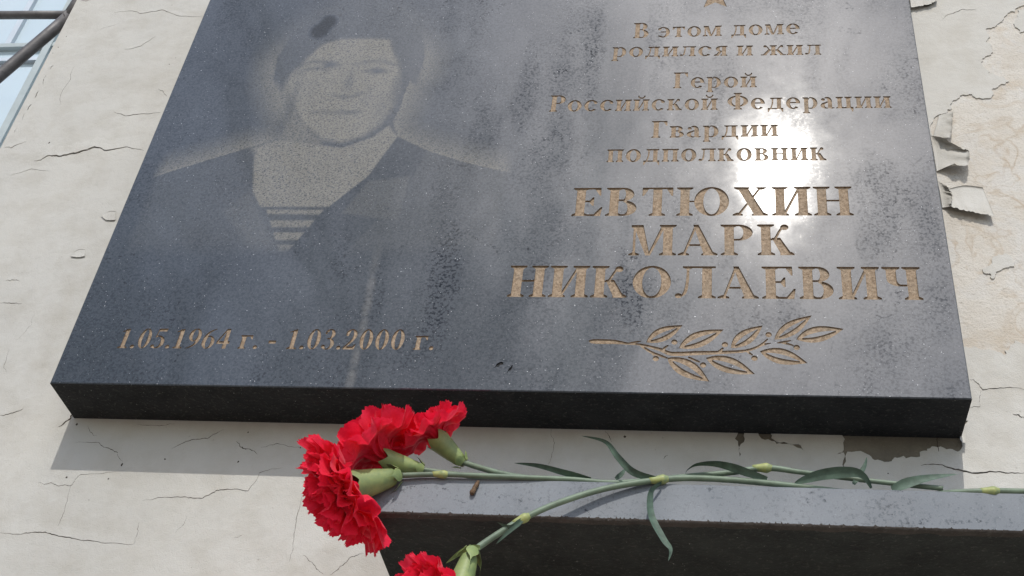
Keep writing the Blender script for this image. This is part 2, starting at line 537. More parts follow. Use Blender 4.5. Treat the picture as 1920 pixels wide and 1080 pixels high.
def cut_sheet(outer, holes, subs):
    """triangulate a polygon: returns verts, triangles outside all holes, triangles in holes (with hole ids)"""
    verts, faces = [], []
    for poly in [outer] + holes + subs:
        b = len(verts)
        verts += [Vector(p) for p in poly]
        faces.append(list(range(b, b + len(poly))))
    vo, eo, fo, _, _, _ = delaunay_2d_cdt(verts, [], faces, 1, 1e-7)
    cx = np.array([sum(vo[i].x for i in f) / len(f) for f in fo])
    cy = np.array([sum(vo[i].y for i in f) / len(f) for f in fo])
    def hit(poly):
        a = np.array(poly)
        m = np.where((cx >= a[:, 0].min()) & (cx <= a[:, 0].max()) & (cy >= a[:, 1].min()) & (cy <= a[:, 1].max()))[0]
        ins = np.zeros(len(m), bool)
        for (ax, ay), (bx, by) in zip(poly, poly[1:] + poly[:1]):
            if ay != by:
                ins ^= ((ay > cy[m]) != (by > cy[m])) & (cx[m] < (bx - ax) * (cy[m] - ay) / (by - ay) + ax)
        return m[ins]
    src = [[] for _ in fo]
    for h, poly in enumerate(holes):
        for i in hit(poly):
            src[i].append(h)
    blocked = {i for poly in subs for i in hit(poly)}
    whole = set(hit(outer))
    keep, cut, ids = [], [], []
    for i, f in enumerate(fo):
        if src[i] and i not in blocked:
            cut.append(f)
            ids.append(src[i])
        elif i in whole:
            keep.append(f)
    return vo, keep, cut, ids

def boundary(faces):
    seen = {}
    for f in faces:
        for a, b in zip(f, list(f[1:]) + [f[0]]):
            seen[(a, b)] = 1
    return [(a, b) for (a, b) in seen if (b, a) not in seen]

def z5(x, y):
    return w2(1600 + x / 2.25, y / 2.25)
peel_main = [z5(*q) for q in [(760, 10), (720, 25), (690, 36), (650, 58), (632, 85), (600, 112), (568, 122), (573, 150), (560, 182),
    (590, 222), (560, 240), (545, 262), (556, 292), (600, 320), (655, 346), (612, 365), (590, 395), (545, 420), (500, 400),
    (460, 402), (430, 425), (415, 460), (392, 480), (365, 485), (335, 575), (300, 600), (300, 1000), (380, 1400)]] + \
    [w2(*q) for q in [(1795, 640), (1814, 653), (1837, 655), (1866, 659), (1884, 668), (1902, 640), (1925, 652), (1960, 640), (2100, 600), (2100, -20)]]
rr = random.Random(11)
peel_main = ragged(peel_main, 0.006, 3, True, rr)
patch_a = ragged([w2(*q) for q in [(1376, 790), (1376, 806), (1384, 812), (1384, 836), (1387, 858), (1389, 834), (1396, 812), (1416, 809),
    (1434, 826), (1456, 834), (1476, 834), (1500, 842), (1507, 848), (1497, 834), (1470, 829), (1446, 822), (1434, 808), (1500, 806), (1520, 790)]], 0.003, 2, True, rr)
patch_b = ragged([w2(*q) for q in [(1579, 790), (1579, 818), (1582, 844), (1566, 856), (1582, 850), (1585, 882), (1589, 848), (1596, 849), (1630, 855),
    (1645, 863), (1672, 866), (1678, 859), (1694, 856), (1698, 861), (1740, 860), (1738, 843), (1758, 840), (1780, 843), (1800, 846), (1803, 812), (1815, 790)]], 0.003, 2, True, rr)
patch_c = ragged([w2(*q) for q in [(1700, -30), (1708, 16), (1722, 14), (1745, 10), (1752, 6), (1770, -30)]], 0.003, 2, True, rr)
isl = ragged([w2(1300 + x / 2.16, 440 + y / 2.16) for x, y in [(1172, 150), (1190, 130), (1215, 92), (1260, 80), (1300, 118), (1272, 136), (1236, 150), (1222, 172), (1205, 180), (1198, 160)]], 0.003, 3, True, rr)
isl2 = ragged([w2(*q) for q in [(1900, 46), (1912, 62), (1922, 60), (1940, 40), (1930, 10), (1908, 20)]], 0.003, 3, True, rr)
outer = [(XE + 0.001, 0.3), (XE + 0.001, 6.8), (5.5, 6.8), (5.5, 0.3)]
# a chipped arris along the window opening
outer = [(XE + 0.001, 0.3), (5.5, 0.3), (5.5, 6.8), (XE + 0.001, 6.8)]
nE = 90
edge = [(XE + 0.0012 + max(0.0, noise.noise(Vector((0.3, i * 0.37, 2.0)))) * 0.006, H0 + 0.95 - i * 0.0145) for i in range(nE)]
outer += edge
vo, keep, cut, ids = cut_sheet(outer, [peel_main, patch_a, patch_b, patch_c], [isl, isl2])
mb = MB()
n = len(vo)
vs = [(v.x, -PT, v.y) for v in vo] + [(v.x, 0.0005, v.y) for v in vo]
fs = [tuple(reversed(f)) if True else f for f in keep]
fs += [(a, b, b + n, a + n) for a, b in boundary(keep)]
mb.add(vs, fs)
mb.build('paint_coat', M_PAINT, bld)
# grime on the bare render below the plaque and in the cracks above
for hole in (1, 2, 3):
    gf = [tuple(reversed(f)) for f, i in zip(cut, ids) if hole in i and 0 not in i]
    used = sorted({i for f in gf for i in f})
    ix = {v: i for i, v in enumerate(used)}
    mesh('grimy_patch', [(vo[i].x, -0.0003, vo[i].y) for i in used], [tuple(ix[i] for i in f) for f in gf], M_GRIME, bld)

# lifted paint flaps: each a curling sheet hinged on the coat
def flap(base, tip, h, n=10, m=14, amp=1.2, seed=1, pw=1.6):
    rnd = random.Random(seed)
    bs = spline(base, m)
    ts = spline(tip, m)
    k = min(len(bs), len(ts))
    bs = [bs[round(i * (len(bs) - 1) / (k - 1))] for i in range(k)]
    ts = [ts[round(i * (len(ts) - 1) / (k - 1))] for i in range(k)]
    jit = [(rnd.uniform(-amp, amp), rnd.uniform(-amp, amp)) for _ in range(k)]
    rows, back = [], []
    for i in range(n + 1):
        s = i / n
        row, rb = [], []
        for j in range(k):
            jx, jy = jit[j]
            px = bs[j][0] + (ts[j][0] - bs[j][0]) * s + jx * s ** 3
            py = bs[j][1] + (ts[j][1] - bs[j][1]) * s + jy * s ** 3
            Y = -PT - 0.0003 - h * s ** pw * (1 + 0.25 * noise.noise(Vector((j * 0.35, seed, s * 2))))
            row.append(P(px, py, Y))
            rb.append(P(px, py, Y + 0.0004))
        rows.append(row)
        back.append(rb)
    mb = MB()
    mb.grid(rows)
    mb.grid(back)
    kk = k
    off = len(rows) * k
    rim = [j for j in range(k)] + [i * k + k - 1 for i in range(1, n + 1)] + [n * k + j for j in range(k - 2, -1, -1)] + [i * k for i in range(n - 1, 0, -1)]
    mb.f += [(rim[i], rim[(i + 1) % len(rim)], rim[(i + 1) % len(rim)] + off, rim[i] + off) for i in range(len(rim))]
    mb.m += [0] * len(rim)
    return mb.build('paint_flake', M_PAINT, bld, True)

def q5(*pts):
    return [(1600 + x / 2.25, y / 2.25) for x, y in pts]
flap(q5((362, 486), (350, 530), (336, 576)), q5((420, 468), (418, 520), (408, 584)), 0.006, seed=2)
flap(q5((325, 572), (338, 640), (352, 722)), q5((372, 578), (452, 624), (488, 640), (480, 697), (420, 690)), 0.010, seed=3, pw=1.2)
flap(q5((404, 796), (470, 782), (545, 790)), q5((412, 872), (500, 894), (595, 912)), 0.0055, seed=4, amp=1.6)
flap(q5((355, 765), (365, 810), (376, 876)), q5((392, 782), (416, 820), (414, 870)), 0.006, seed=5)
flap(q5((236, -40), (300, -48), (360, -60)), q5((242, 30), (300, 22), (352, 6)), 0.004, seed=6)
flap([(1800, 812), (1806, 806), (1810, 800)], [(1800, 822), (1804, 829), (1811, 830)], 0.006, seed=7, amp=0.4)
flap([(196, 402), (205, 396), (217, 396)], [(190, 405), (200, 412), (216, 412)], 0.0012, seed=8, amp=0.5)
flap([(132, 480), (146, 468), (160, 468)], [(134, 481), (148, 482), (159, 480)], 0.0012, seed=9, amp=0.5)

# cracks: hairline gaps (dirty inside) with the paint lip above them lifted a little
CR = [([(65, 303), (80, 300), (93, 293), (110, 295), (135, 290), (165, 283), (180, 278), (200, 284), (240, 277), (270, 284)], 1.5, 2.2),
 ([(215, 25), (250, 22), (265, 27), (305, 20), (340, 32), (380, 33)], .7, .6), ([(235, 94), (265, 88), (292, 70)], .5, .4),
 ([(140, 125), (133, 150), (115, 178), (113, 200)], .5, .3), ([(215, 211), (235, 219), (265, 215), (302, 213)], .8, .7),
 ([(298, 167), (306, 172), (314, 183)], .6, .5), ([(8, 278), (22, 279), (50, 267)], .7, .6), ([(0, 780), (25, 776), (45, 766)], .8, .8),
 ([(2, 571), (20, 570), (42, 571)], .7, .6), ([(12, 527), (24, 526), (38, 529)], .7, .6),
 ([(0, 1000), (40, 1003), (67, 999), (103, 1004), (140, 1011), (191, 1019), (250, 1022)], .8, .9),
 ([(134, 912), (122, 960), (103, 1004)], .4, .2), ([(73, 907), (85, 910), (100, 908), (110, 913), (134, 912), (153, 891), (219, 886)], .6, .5),
 ([(267, 941), (298, 934), (346, 933), (380, 936), (404, 924), (414, 920), (466, 922), (487, 888), (530, 878)], .7, .7),
 ([(262, 980), (260, 998), (251, 1022)], .4, .3), ([(571, 922), (559, 963), (552, 1008), (543, 1054)], .5, .3),
 ([(569, 1042), (590, 1061), (607, 1078)], .6, .3), ([(683, 1039), (658, 1046), (638, 1063), (620, 1079)], .6, .4),
 ([(143, 831), (184, 831), (201, 841), (222, 850), (231, 867)], .8, .4), ([(444, 829), (451, 839), (466, 843), (483, 853)], 1.1, .5),
 ([(322, 843), (360, 826), (390, 824), (421, 807)], .8, .5), ([(490, 840), (521, 833), (564, 841)], .6, .3),
 ([(139, 775), (131, 788), (110, 802)], 1.8, .8), ([(165, 800), (172, 812), (182, 818)], .6, .3), ([(258, 797), (300, 800), (330, 796)], .6, .3),
 ([(1818, 713), (1830, 718), (1842, 733), (1874, 729), (1925, 733)], .8, 1.0), ([(1839, 734), (1837, 764), (1818, 766)], .6, .5),
 ([(1726, 875), (1763, 873), (1791, 882), (1832, 889), (1879, 887), (1925, 887)], 1.2, 1.6), ([(1898, 778), (1910, 780), (1922, 786)], 1.2, 1.0),
 ([(1767, 38), (1778, 29), (1804, 19), (1831, 20)], .8, .6), ([(1756, 800), (1757, 830), (1762, 862)], .7, .3),
 ([(101, 124), (94, 131)], .9, .4), ([(87, 142), (81, 160)], .9, .4), ([(74, 172), (66, 185)], 1.1, .5), ([(60, 197), (52, 208)], 1.1, .5),
 ([(48, 214), (42, 226)], .6, .3), ([(32, 242), (28, 250)], .6, .3), ([(152, 3), (165, 3), (172, 1)], .9, .5),
 ([(1032, 800), (1040, 832), (1028, 872)], .5, .2), ([(1135, 810), (1147, 830)], .6, .2), ([(1245, 862), (1252, 855)], .7, .2),
 ([(180, 60), (210, 50), (225, 44)], .35, .2), ([(20, 330), (60, 318), (95, 322)], .35, .4), ([(30, 640), (60, 610), (66, 590)], .3, .2),
 ([(18, 655), (8, 690), (14, 700)], .4, .3), ([(330, 1000), (345, 985), (352, 968)], .3, .2), ([(440, 1010), (455, 1004)], .5, .2)]
rc = random.Random(21)
for pts, wd, lift in CR:
    q = ragged([w2(*p) for p in pts], 0.0014, 3, False, rc)
    n = len(q)
    wv = [wd * 0.00034 * (0.25 + 0.75 * math.sin(math.pi * (i + 0.6) / (n + 0.2))) * rc.uniform(0.5, 1.5) for i in range(n)]
    top, bot, l0, l1, l2 = [], [], [], [], []
    for i in range(n):
        a, b = q[max(i - 1, 0)], q[min(i + 1, n - 1)]
        dx, dy = b[0] - a[0], b[1] - a[1]
        L = math.hypot(dx, dy) or 1
        dx, dy = q[-1][0] - q[0][0], q[-1][1] - q[0][1]
        L = math.hypot(dx, dy) or 1
        nx, ny = -dy / L, dx / L
        if ny < 0 or (abs(ny) < 0.2 and nx < 0):
            nx, ny = -nx, -ny
        x, z = q[i]
        top.append((x + nx * wv[i], -PT - 0.00006, z + ny * wv[i]))
        bot.append((x - nx * wv[i], -PT - 0.00006, z - ny * wv[i]))
        e = math.sin(math.pi * i / (n - 1)) ** 0.7
        hh = lift * 0.0006 * e * (0.9 + 0.5 * noise.noise(Vector((i * 0.3, len(pts), wd))))
        rch = 0.004 + 0.006 * lift
        l0.append((x + nx * rch, -PT - 0.00002, z + ny * rch))
        l1.append((x + nx * wv[i], -PT - 0.0001 - hh, z + ny * wv[i]))
        l2.append((x + nx * wv[i] * 1.02, -PT - 0.00002, z + ny * wv[i] * 1.02))
    cm = MB()
    cm.grid([top, bot])
    crk = cm.build('crack', M_CRACK, bld)
    if lift >= 0.4:
        cm = MB()
        cm.grid([l0, l1])
        cm.grid([l1, l2])
        cm.build('paint_lip', M_PAINT, crk, True)

# little holes and scabs
for px, py, r in [(93, 269, 2.2), (551 / 2.91 + 40, 740 + 385 / 2.91, 3.2), (40 + 250 / 2.91, 740 + 455 / 2.91, 2), (40 + 785 / 2.91, 740 + 355 / 2.91, 2),
                  (40 + 1185 / 2.91, 740 + 370 / 2.91, 2), (145, 797, 2.2), (564, 841, 1.6), (1172, 820, 2.5), (1665, 889, 1.5), (323, 11, 1.2), (330, 110, 1), (318, 122, 1.3), (125, 70, 1.6), (110, 90, 1.2), (100, 101, 1.3), (204, 899, 1.5), (466, 812, 1.6)]:
    c = w2(px, py)
    poly = ragged([(c[0] + r * 0.00042 * math.cos(a) * rc.uniform(0.6, 1.3), c[1] + r * 0.0006 * math.sin(a) * rc.uniform(0.6, 1.3))
                   for a in [k * math.pi / 3 for k in range(6)]], 0.0004, 1, True, rc)
    sm = MB()
    sm.add([(x, -PT - 0.00009, z) for x, z in poly] + [(c[0], -PT - 0.0004, c[1])], [(i, (i + 1) % len(poly), len(poly)) for i in range(len(poly))])
    sm.build('dirt_spot', M_CRACK, bld)

# crumbling mortar line where the plaque meets the wall
def seam(xa, xb, h0, amp, y0, seed, name, mat):
    n = 160
    top, bot, frt = [], [], []
    for i in range(n + 1):
        x = xa + (xb - xa) * i / n
        e = min(1, i / 6, (n - i) / 6)
        d = e * max(0.0002, h0 + amp * noise.noise(Vector((x * 60, seed, 0))) + amp * 0.7 * noise.noise(Vector((x * 260, seed, 3))))
        z0_ = H0 - 0.0004 - 0.0007 * (x / 0.8)
        top.append((x, -y0 - 0.0012, z0_))
        frt.append((x, -y0 - 0.0010, z0_ - d * 0.7))
        bot.append((x, -y0 + 0.0004, z0_ - d))
    m = MB()
    m.grid([top, frt, bot])
    m.build(name, mat, bld)
seam(0.02, 0.80, 0.0012, 0.0016, PT + 0.0004, 1.5, 'dirt_seam', M_CRACK)
seam(0.60, 0.66, 0.0020, 0.0018, PT + 0.0012, 7.5, 'mortar_crumb', M_PAINT)
seam(0.685, 0.725, 0.0018, 0.0020, PT + 0.0012, 9.5, 'mortar_crumb', M_PAINT)
seam(0.52, 0.545, 0.0012, 0.0016, PT + 0.0012, 4.5, 'mortar_crumb', M_PAINT)

# window in the opening
win_f = MB()
YW = 0.13
def wx(px, py, Y=YW):
    return P(px, py, Y).x
def wz(px, py, Y=YW):
    return P(px, py, Y).z
fr_x = wx(100, 110)                         # inner line of the outer frame
win_f.box((fr_x, YW - 0.004, ZW0), (XE - 0.001, YW + 0.05, ZW1))
win_f.box((XW0 + 0.001, YW - 0.03, ZW0), (XW0 + 0.07, YW + 0.05, ZW1))
win_f.box((XW0 + 0.07, YW - 0.03, ZW0), (fr_x, YW + 0.05, ZW0 + 0.07))
win_f.box((XW0 + 0.07, YW - 0.03, ZW1 - 0.07), (fr_x, YW + 0.05, ZW1))
wf = win_f.build('window', M_WHITE, bld)
wf2 = MB()
ms = wx(76, 92)
wf2.box((ms - 0.007, YW + 0.010, ZW0 + 0.07), (ms + 0.004, YW + 0.024, ZW1 - 0.07))
mesh('window_bead', wf2.v, wf2.f, M_GREY, wf)
mz = wz(60, 72)
wf3 = MB()
wf3.box((XW0 + 0.07, YW + 0.0115, mz - 0.003), (ms - 0.007, YW + 0.024, mz + 0.005))
wf3.box((ms + 0.004, YW + 0.0115, mz - 0.003), (fr_x, YW + 0.024, mz + 0.005))
mesh('glazing_bar', wf3.v, wf3.f, M_GREY, wf)
wf4 = MB()
mz2 = wz(40, 96)
wf4.box((XW0 + 0.07, YW + 0.013, mz2 - 0.004), (ms - 0.007, YW + 0.024, mz2 + 0.003))
x4 = wx(40, 10)
wf4.box((x4 - 0.005, YW + 0.013, mz + 0.005), (x4 + 0.004, YW + 0.024, ZW1 - 0.07))
mesh('sash', wf4.v, wf4.f, M_WHITE, wf)
pn = MB()
pn.add([(XW0 + 0.05, YW + 0.02, ZW0 + 0.05), (fr_x + 0.005, YW + 0.02, ZW0 + 0.05), (fr_x + 0.005, YW + 0.02, ZW1 - 0.05), (XW0 + 0.05, YW + 0.02, ZW1 - 0.05)], [(0, 1, 2, 3)])
mesh('pane', pn.v, pn.f, M_PANE, wf)

# grille in front of the window
YG = 0.012
J = P(132, 28, YG)
gr = empty('window_grille', (J.x, YG, ZW0), 'brown metal window grille with a slanting bar meeting a level bar at the wall edge', 'grille')
def bar(name, a, b, r):
    mb = MB()
    n = 14
    a, b = Vector(a), Vector(b)
    pts = [a.lerp(b, i / n) + Vector((0, noise.noise(Vector((i * 0.4, r * 900, a.z))) * 0.0006, noise.noise(Vector((i * 0.5, 3, r * 800))) * 0.0006)) for i in range(n + 1)]
    mb.tube(pts, [r * (1 + 0.05 * noise.noise(p * 60)) for p in pts], 12)
    return mb.build(name, M_METAL, gr, True)
Lp = P(-20, 28.5, YG - 0.002)
dl = (Lp - J).normalized()
bar('level_bar', J + Vector((0.002, 0, 0)), J + dl * 0.95, 0.0056)
D0 = P(128, 32, YG)
D1 = P(0, 141, YG)
dd = (D1 - D0).normalized()
bar('slanting_bar', D0, D0 + dd * 0.55, 0.0078)
bar('upright_bar', D0 - dd * 0.0 + Vector((0, 0.001, -0.002)), P(148, 0, YG) + (P(148, 0, YG) - D0).normalized() * 0.5, 0.0080)
wl = MB()
for k in range(7):
    c = D0 + Vector((random.uniform(-0.004, 0.002), random.uniform(-0.003, 0.003), random.uniform(-0.003, 0.003)))
    wl.tube([c - Vector((0.004, 0, 0.001)), c, c + Vector((0.003, 0, 0.001))], [0.002, 0.0075, 0.002], 8)
wl.build('weld', M_METAL, gr, True)

# ------------------------------------------------------------------ lettering: serif glyphs drawn as polygons
def rect(x0, y0, x1, y1):
    return [(x0, y0), (x1, y0), (x1, y1), (x0, y1)]
def arc(cx, cy, rx, ry, a0, a1, S, h, n=18):
    o, i = [], []
    for k in range(n + 1):
        a = R(a0 + (a1 - a0) * k / n)
        o.append((cx + rx * math.cos(a), cy + ry * math.sin(a)))
        i.append((cx + (rx - S) * math.cos(a), cy + (ry - h) * math.sin(a)))
    return o + i[::-1]
def ring(cx, cy, rx, ry, S, h):
    return [arc(cx, cy, rx, ry, -2, 182, S, h), arc(cx, cy, rx, ry, 178, 362, S, h)]
def ball(cx, cy, r, n=14):
    return [(cx + r * math.cos(2 * math.pi * k / n), cy + r * math.sin(2 * math.pi * k / n)) for k in range(n)]
def diag(x0, w0, y0, x1, w1, y1):
    return [(x0, y0), (x0 + w0, y0), (x1 + w1, y1), (x1, y1)]
ST = 0.06
def serif(x0, x1, y, up_, o=0.085, br=0.045):
    d = 1 if up_ else -1                     # serif at foot (grows up) or at head (grows down)
    return [(x0 - o, y), (x1 + o, y), (x1 + o, y + d * ST * 0.8), (x1, y + d * (ST + br)), (x0, y + d * (ST + br)), (x0 - o, y + d * ST * 0.8)]
def stem(x, y0, y1, S, foot=True, head=True, o=0.085):
    p = [rect(x, y0, x + S, y1)]
    if foot: p.append(serif(x, x + S, y0, True, o))
    if head: p.append(serif(x, x + S, y1, False, o))
    return p
def brush(pts, n=10):
    q = spline(pts, n)
    l, r = [], []
    for i, (x, y, wd) in enumerate(q):
        a, b = q[max(i - 1, 0)], q[min(i + 1, len(q) - 1)]
        dx, dy = b[0] - a[0], b[1] - a[1]
        L = math.hypot(dx, dy) or 1
        l.append((x - dy / L * wd / 2, y + dx / L * wd / 2))
        r.append((x + dy / L * wd / 2, y - dx / L * wd / 2))
    return l + r[::-1]

def glyph(c):
    """polygons and advance; caps 1.0 high, small letters 0.68"""
    low = c.islower()
    u = c.upper()
    H, S, k, h = (0.68, 0.18, 0.80, 0.07) if low else (1.0, 0.21, 1.0, 0.06)
    o = 0.07 if low else 0.085
    A = 0.09 if low else 0.10               # left bearing to the stem
    B = A + S
    p = []
    def st(x, y0=0.0, y1=None, foot=True, head=True):
        return stem(x, y0, H if y1 is None else y1, S, foot, head, o)
    if c in 'Вв':
        p += st(A)
        e = 0.26 * k
        p += [arc(B + 0.10 * k, H * 0.76, e, H * 0.24, -92, 92, S * 0.95, h), rect(B - .01, H - h, B + 0.11 * k, H), rect(B - .01, H * 0.52, B + 0.13 * k, H * 0.52 + h)]
        p += [arc(B + 0.12 * k, H * 0.272, e * 1.18, H * 0.272, -92, 92, S, h), rect(B - .01, 0, B + 0.13 * k, h)]
        return p, B + 0.12 * k + e * 1.18 + .05
    if c in 'Гг':
        x = B + 0.36 * k
        p += st(A)
        p += [rect(B - .01, H - h, x, H), [(x, H), (x, H * 0.70), (x - .035, H * 0.70), (x - 0.16 * k, H - h + .005), (x - 0.16 * k, H)]]
        return p, x + .06
    if c == 'Р':
        p += st(A)
        p += [arc(B + 0.10, 0.735, 0.32, 0.265, -92, 92, S, h), rect(B - .01, 1 - h, B + .11, 1), rect(B - .01, 0.47, B + .11, 0.47 + h)]
        return p, B + 0.47
    if c == 'Ф':
        p += stem(0.40, 0, 1, S, True, True, o) + ring(0.50, 0.5, 0.46, 0.34, S * 0.95, h)
        return p, 1.0
    if u == 'Е' and not low:
        x = B + 0.38
        p += st(A)
        p += [rect(B - .01, 1 - h, x - .02, 1), [(x - .02, 1), (x - .01, .72), (x - .045, .72), (x - .16, 1 - h + .005), (x - .16, 1)]]
        p += [rect(B - .01, .485, B + .18, .485 + h), [(B + .21, .36), (B + .21, .66), (B + .175, .66), (B + .10, .535), (B + .10, .485), (B + .175, .36)]]
        p += [rect(B - .01, 0, x, h), [(x, 0), (x + .04, .31), (x, .31), (x - .16, h - .005), (x - .16, 0)]]
        return p, x + .07
    if u == 'Т':
        wd = 0.72 * k
        x = 0.04 + wd / 2
        p += stem(x - S / 2, 0, H, S, True, False, o)
        p += [rect(.04, H - h, .04 + wd, H)]
        for a, d in ((.04, 1), (.04 + wd, -1)):
            p += [[(a, H), (a, H * .70), (a + d * .035, H * .70), (a + d * .15 * k, H - h + .005), (a + d * .15 * k, H)]]
        return p, wd + .08
    if u == 'Ю':
        p += st(A)
        p += [rect(B - .01, .475, B + .15, .525)] + ring(B + .13 + .38, .5, .40, .51, S, h)
        return p, B + .13 + .78 + .05
    if u == 'Х':
        p += [diag(.50, S * 1.15, 0, .10, S * 1.15, H), diag(.08, .065, 0, .62, .065, H)]
        p += [serif(.52, .50 + S, 0, True, o), serif(.12, .10 + S, H, False, o), serif(.09, .14, 0, True, .09), serif(.63, .68, H, False, .09)]
        return p, .84
    if c in 'ИиЙй':
        x2 = B + 0.30 * k
        p += st(A) + st(x2)
        p += [diag(B - .04, .07, H * .08, x2 - .02, .07, H * .92)]
        if u == 'Й':
            xm = (A + x2 + S) / 2
            p += [brush([(xm - .15, H + .21, .05), (xm - .10, H + .11, .075), (xm, H + .075, .085), (xm + .10, H + .11, .075), (xm + .15, H + .21, .05)], 5)]
            p += [ball(xm - .14, H + .20, .035), ball(xm + .14, H + .20, .035)]
        return p, x2 + S + .09
    if c in 'Нн':
        x2 = B + 0.28 * k
        p += st(A) + st(x2) + [rect(B - .01, H * .48, x2 + .01, H * .48 + h)]
        return p, x2 + S + .09
    if c == 'п':
        x2 = B + 0.22
        p += st(A) + st(x2) + [rect(B - .01, H - h, x2 + .01, H)]
        return p, x2 + S + .09
    if c == 'ц':
        x2 = B + 0.20
        p += st(A) + st(x2) + [rect(B - .01, 0, x2 + .01, h), [(x2 + S, 0), (x2 + S + .11, 0), (x2 + S + .09, -.20), (x2 + S + .05, -.20), (x2 + S - .02, 0)]]
        p += [rect(x2 + S - .01, 0, x2 + S + .11, h)]
        return p, x2 + S + .14
    if c in 'Мм':
        x2 = A + .06 + 0.62 * k
        xm = A + .06 + 0.25 * k
        p += [rect(A, 0, A + .055, H), serif(A, A + .055, 0, True, .09), serif(A - .03, A + .1, H, False, .02)]
        p += [diag(xm - .02, .10, 0, A - .01, S * 1.1, H), diag(xm + .02, .065, 0, x2 - .03, .09, H)]
        p += stem(x2, 0, H, S, True, True, o)
        return p, x2 + S + .10
    if c == 'А':
        p += [diag(.09, .06, 0, .37, .06, 1), diag(.58, S * 1.12, 0, .33, .12, 1.0), rect(.20, .30, .62, .30 + h)]
        p += [serif(.095, .145, 0, True, .10), serif(.60, .58 + S, 0, True, o)]
        return p, .90
    if c in 'Кк':
        x2 = B + 0.34 * k
        p += st(A)
        p += [brush([(B - .01, H * .50, .06), (B + .10 * k, H * .55, .06), (B + .20 * k, H * .78, .06), (B + .30 * k, H * .96, .06)], 6), ball(B + .31 * k, H * .90, .085 * (k + .1))]
        p += [diag(x2 - S * .55, S * 1.15, 0, B + .02, S * .9, H * .56), serif(x2 - S * .4, x2 + S * .5, 0, True, .06)]
        return p, x2 + S * .5 + .10
    if c in 'Оо':
        rx = 0.42 if not low else 0.32
        p += ring(.05 + rx, H / 2, rx, H / 2 + .01, S, h)
        return p, 2 * rx + .10
    if c in 'Лл':
        x2 = A + 0.50 * k
        p += stem(x2, 0, H, S, True, False, o)
        p += [rect(A + .10 * k, H - h, x2 + S + o, H), brush([(A + .19 * k, H - .01, .055), (A + .18 * k, H * .55, .065), (A + .13 * k, H * .18, .075), (A + .02, .04, .05)], 6), ball(A - .01, .075, .075 * (k + .05))]
        p += [serif(A + .16 * k, A + .22 * k, H, False, .09)]
        return p, x2 + S + .10
    if c == 'д':
        x2 = A + 0.36
        p += [rect(x2, 0, x2 + S, H), rect(A + .08, H - h, x2 + S + o, H), brush([(A + .17, H - .01, .06), (A + .16, H * .5, .065), (A + .08, .02, .06)], 6)]
        p += [rect(A - .05, 0, x2 + S + .09, h), [(A - .05, h), (A - .05, -.17), (A - .015, -.17), (A + .07, 0), (A + .07, h)]]
        e = x2 + S + .09
        p += [[(e, h), (e, -.17), (e - .035, -.17), (e - .12, 0), (e - .12, h)], serif(A + .14, A + .2, H, False, .08)]
        return p, e + .05
    if c == 'Ч':
        x2 = A + 0.42
        p += stem(x2, 0, 1, S, True, True, o) + stem(A, .60, 1, S, False, True, o)
        p += [arc(A + .30, .62, .30, .22, 178, 275, S, .06), rect(A + .29, .40, x2 + .01, .46)]
        return p, x2 + S + .09
    if c == 'э':
        p += [arc(.27, H / 2, .32, H / 2 + .01, -128, 128, S * .95, h), rect(.17, H * .47, .50, H * .47 + h), ball(.10, H * .80, .075), ball(.09, H * .14, .045)]
        return p, .65
    if c == 'е':
        p += [arc(.36, H / 2, .31, H / 2 + .01, -2, 182, S, h), arc(.36, H / 2, .31, H / 2 + .01, 178, 318, S, h), rect(.12, H * .50, .64, H * .50 + h)]
        return p, .72
    if c == 'с':
        p += [arc(.37, H / 2, .32, H / 2 + .01, 48, 318, S, h), ball(.56, H * .77, .085)]
        return p, .70
    if c == 'р':
        p += stem(A, -.27, H, S, True, False, o) + [[(A - o, H), (A + S, H), (A + S, H - .1), (A, H - .1), (A - o, H - .05)]]
        p += [arc(B + .11, H / 2, .29, H / 2 + .01, -100, 100, S, h), brush([(B - .02, H * .72, .05), (B + .04, H * .92, .05), (B + .12, H - .02, .05)], 4), brush([(B - .02, .06, .05), (B + .06, .02, .05), (B + .12, .018, .05)], 4)]
        return p, B + .46
    if c == 'а':
        x2 = .36
        p += [rect(x2, .06, x2 + S, H * .72), arc(x2 - .02, H * .70, .19, H * .31, -4, 135, S, h), ball(.16, H * .78, .085)]
        p += [arc(x2 - .06, H * .27, .26, H * .27 + .01, 85, 275, S, h), rect(x2 - .08, H * .50, x2 + .02, H * .50 + h), brush([(x2 - .06, .015, .05), (x2, .04, .05), (x2 + .03, .10, .06)], 4)]
        p += [brush([(x2 + S * .5, .10, S), (x2 + S * .8, .03, .09), (x2 + S + .09, .05, .04)], 5)]
        return p, x2 + S + .12
    if c == 'я':
        x2 = .40
        p += stem(x2, 0, H, S, True, True, o)
        p += [arc(x2 - .05, H * .71, .24, H * .29, 88, 272, S, h), rect(x2 - .07, H - h, x2 + .01, H), rect(x2 - .07, H * .42, x2 + .01, H * .42 + h)]
        p += [diag(.07, S, 0, x2 - .14, S * .8, H * .46), serif(.08, .06 + S * .8, 0, True, .04)]
        return p, x2 + S + .09
    if c == 'ж':
        xm = .52
        p += stem(xm - S / 2, 0, H, S, True, True, o)
        for d in (-1, 1):
            f = lambda x: xm + d * x
            p += [brush([(f(.05), H * .50, .06), (f(.18), H * .56, .06), (f(.27), H * .80, .06), (f(.36), H * .96, .055)], 6), ball(f(.37), H * .89, .08)]
            q = [(f(.34), 0), (f(.50), 0), (f(.24), H * .56), (f(.10), H * .53)]
            p += [q, [(f(.30), 0), (f(.56), 0), (f(.56), ST), (f(.30), ST)]]
        return p, 1.06
    # figures
    if c == '0':
        return ring(.31, .5, .27, .51, .16, .05), .64
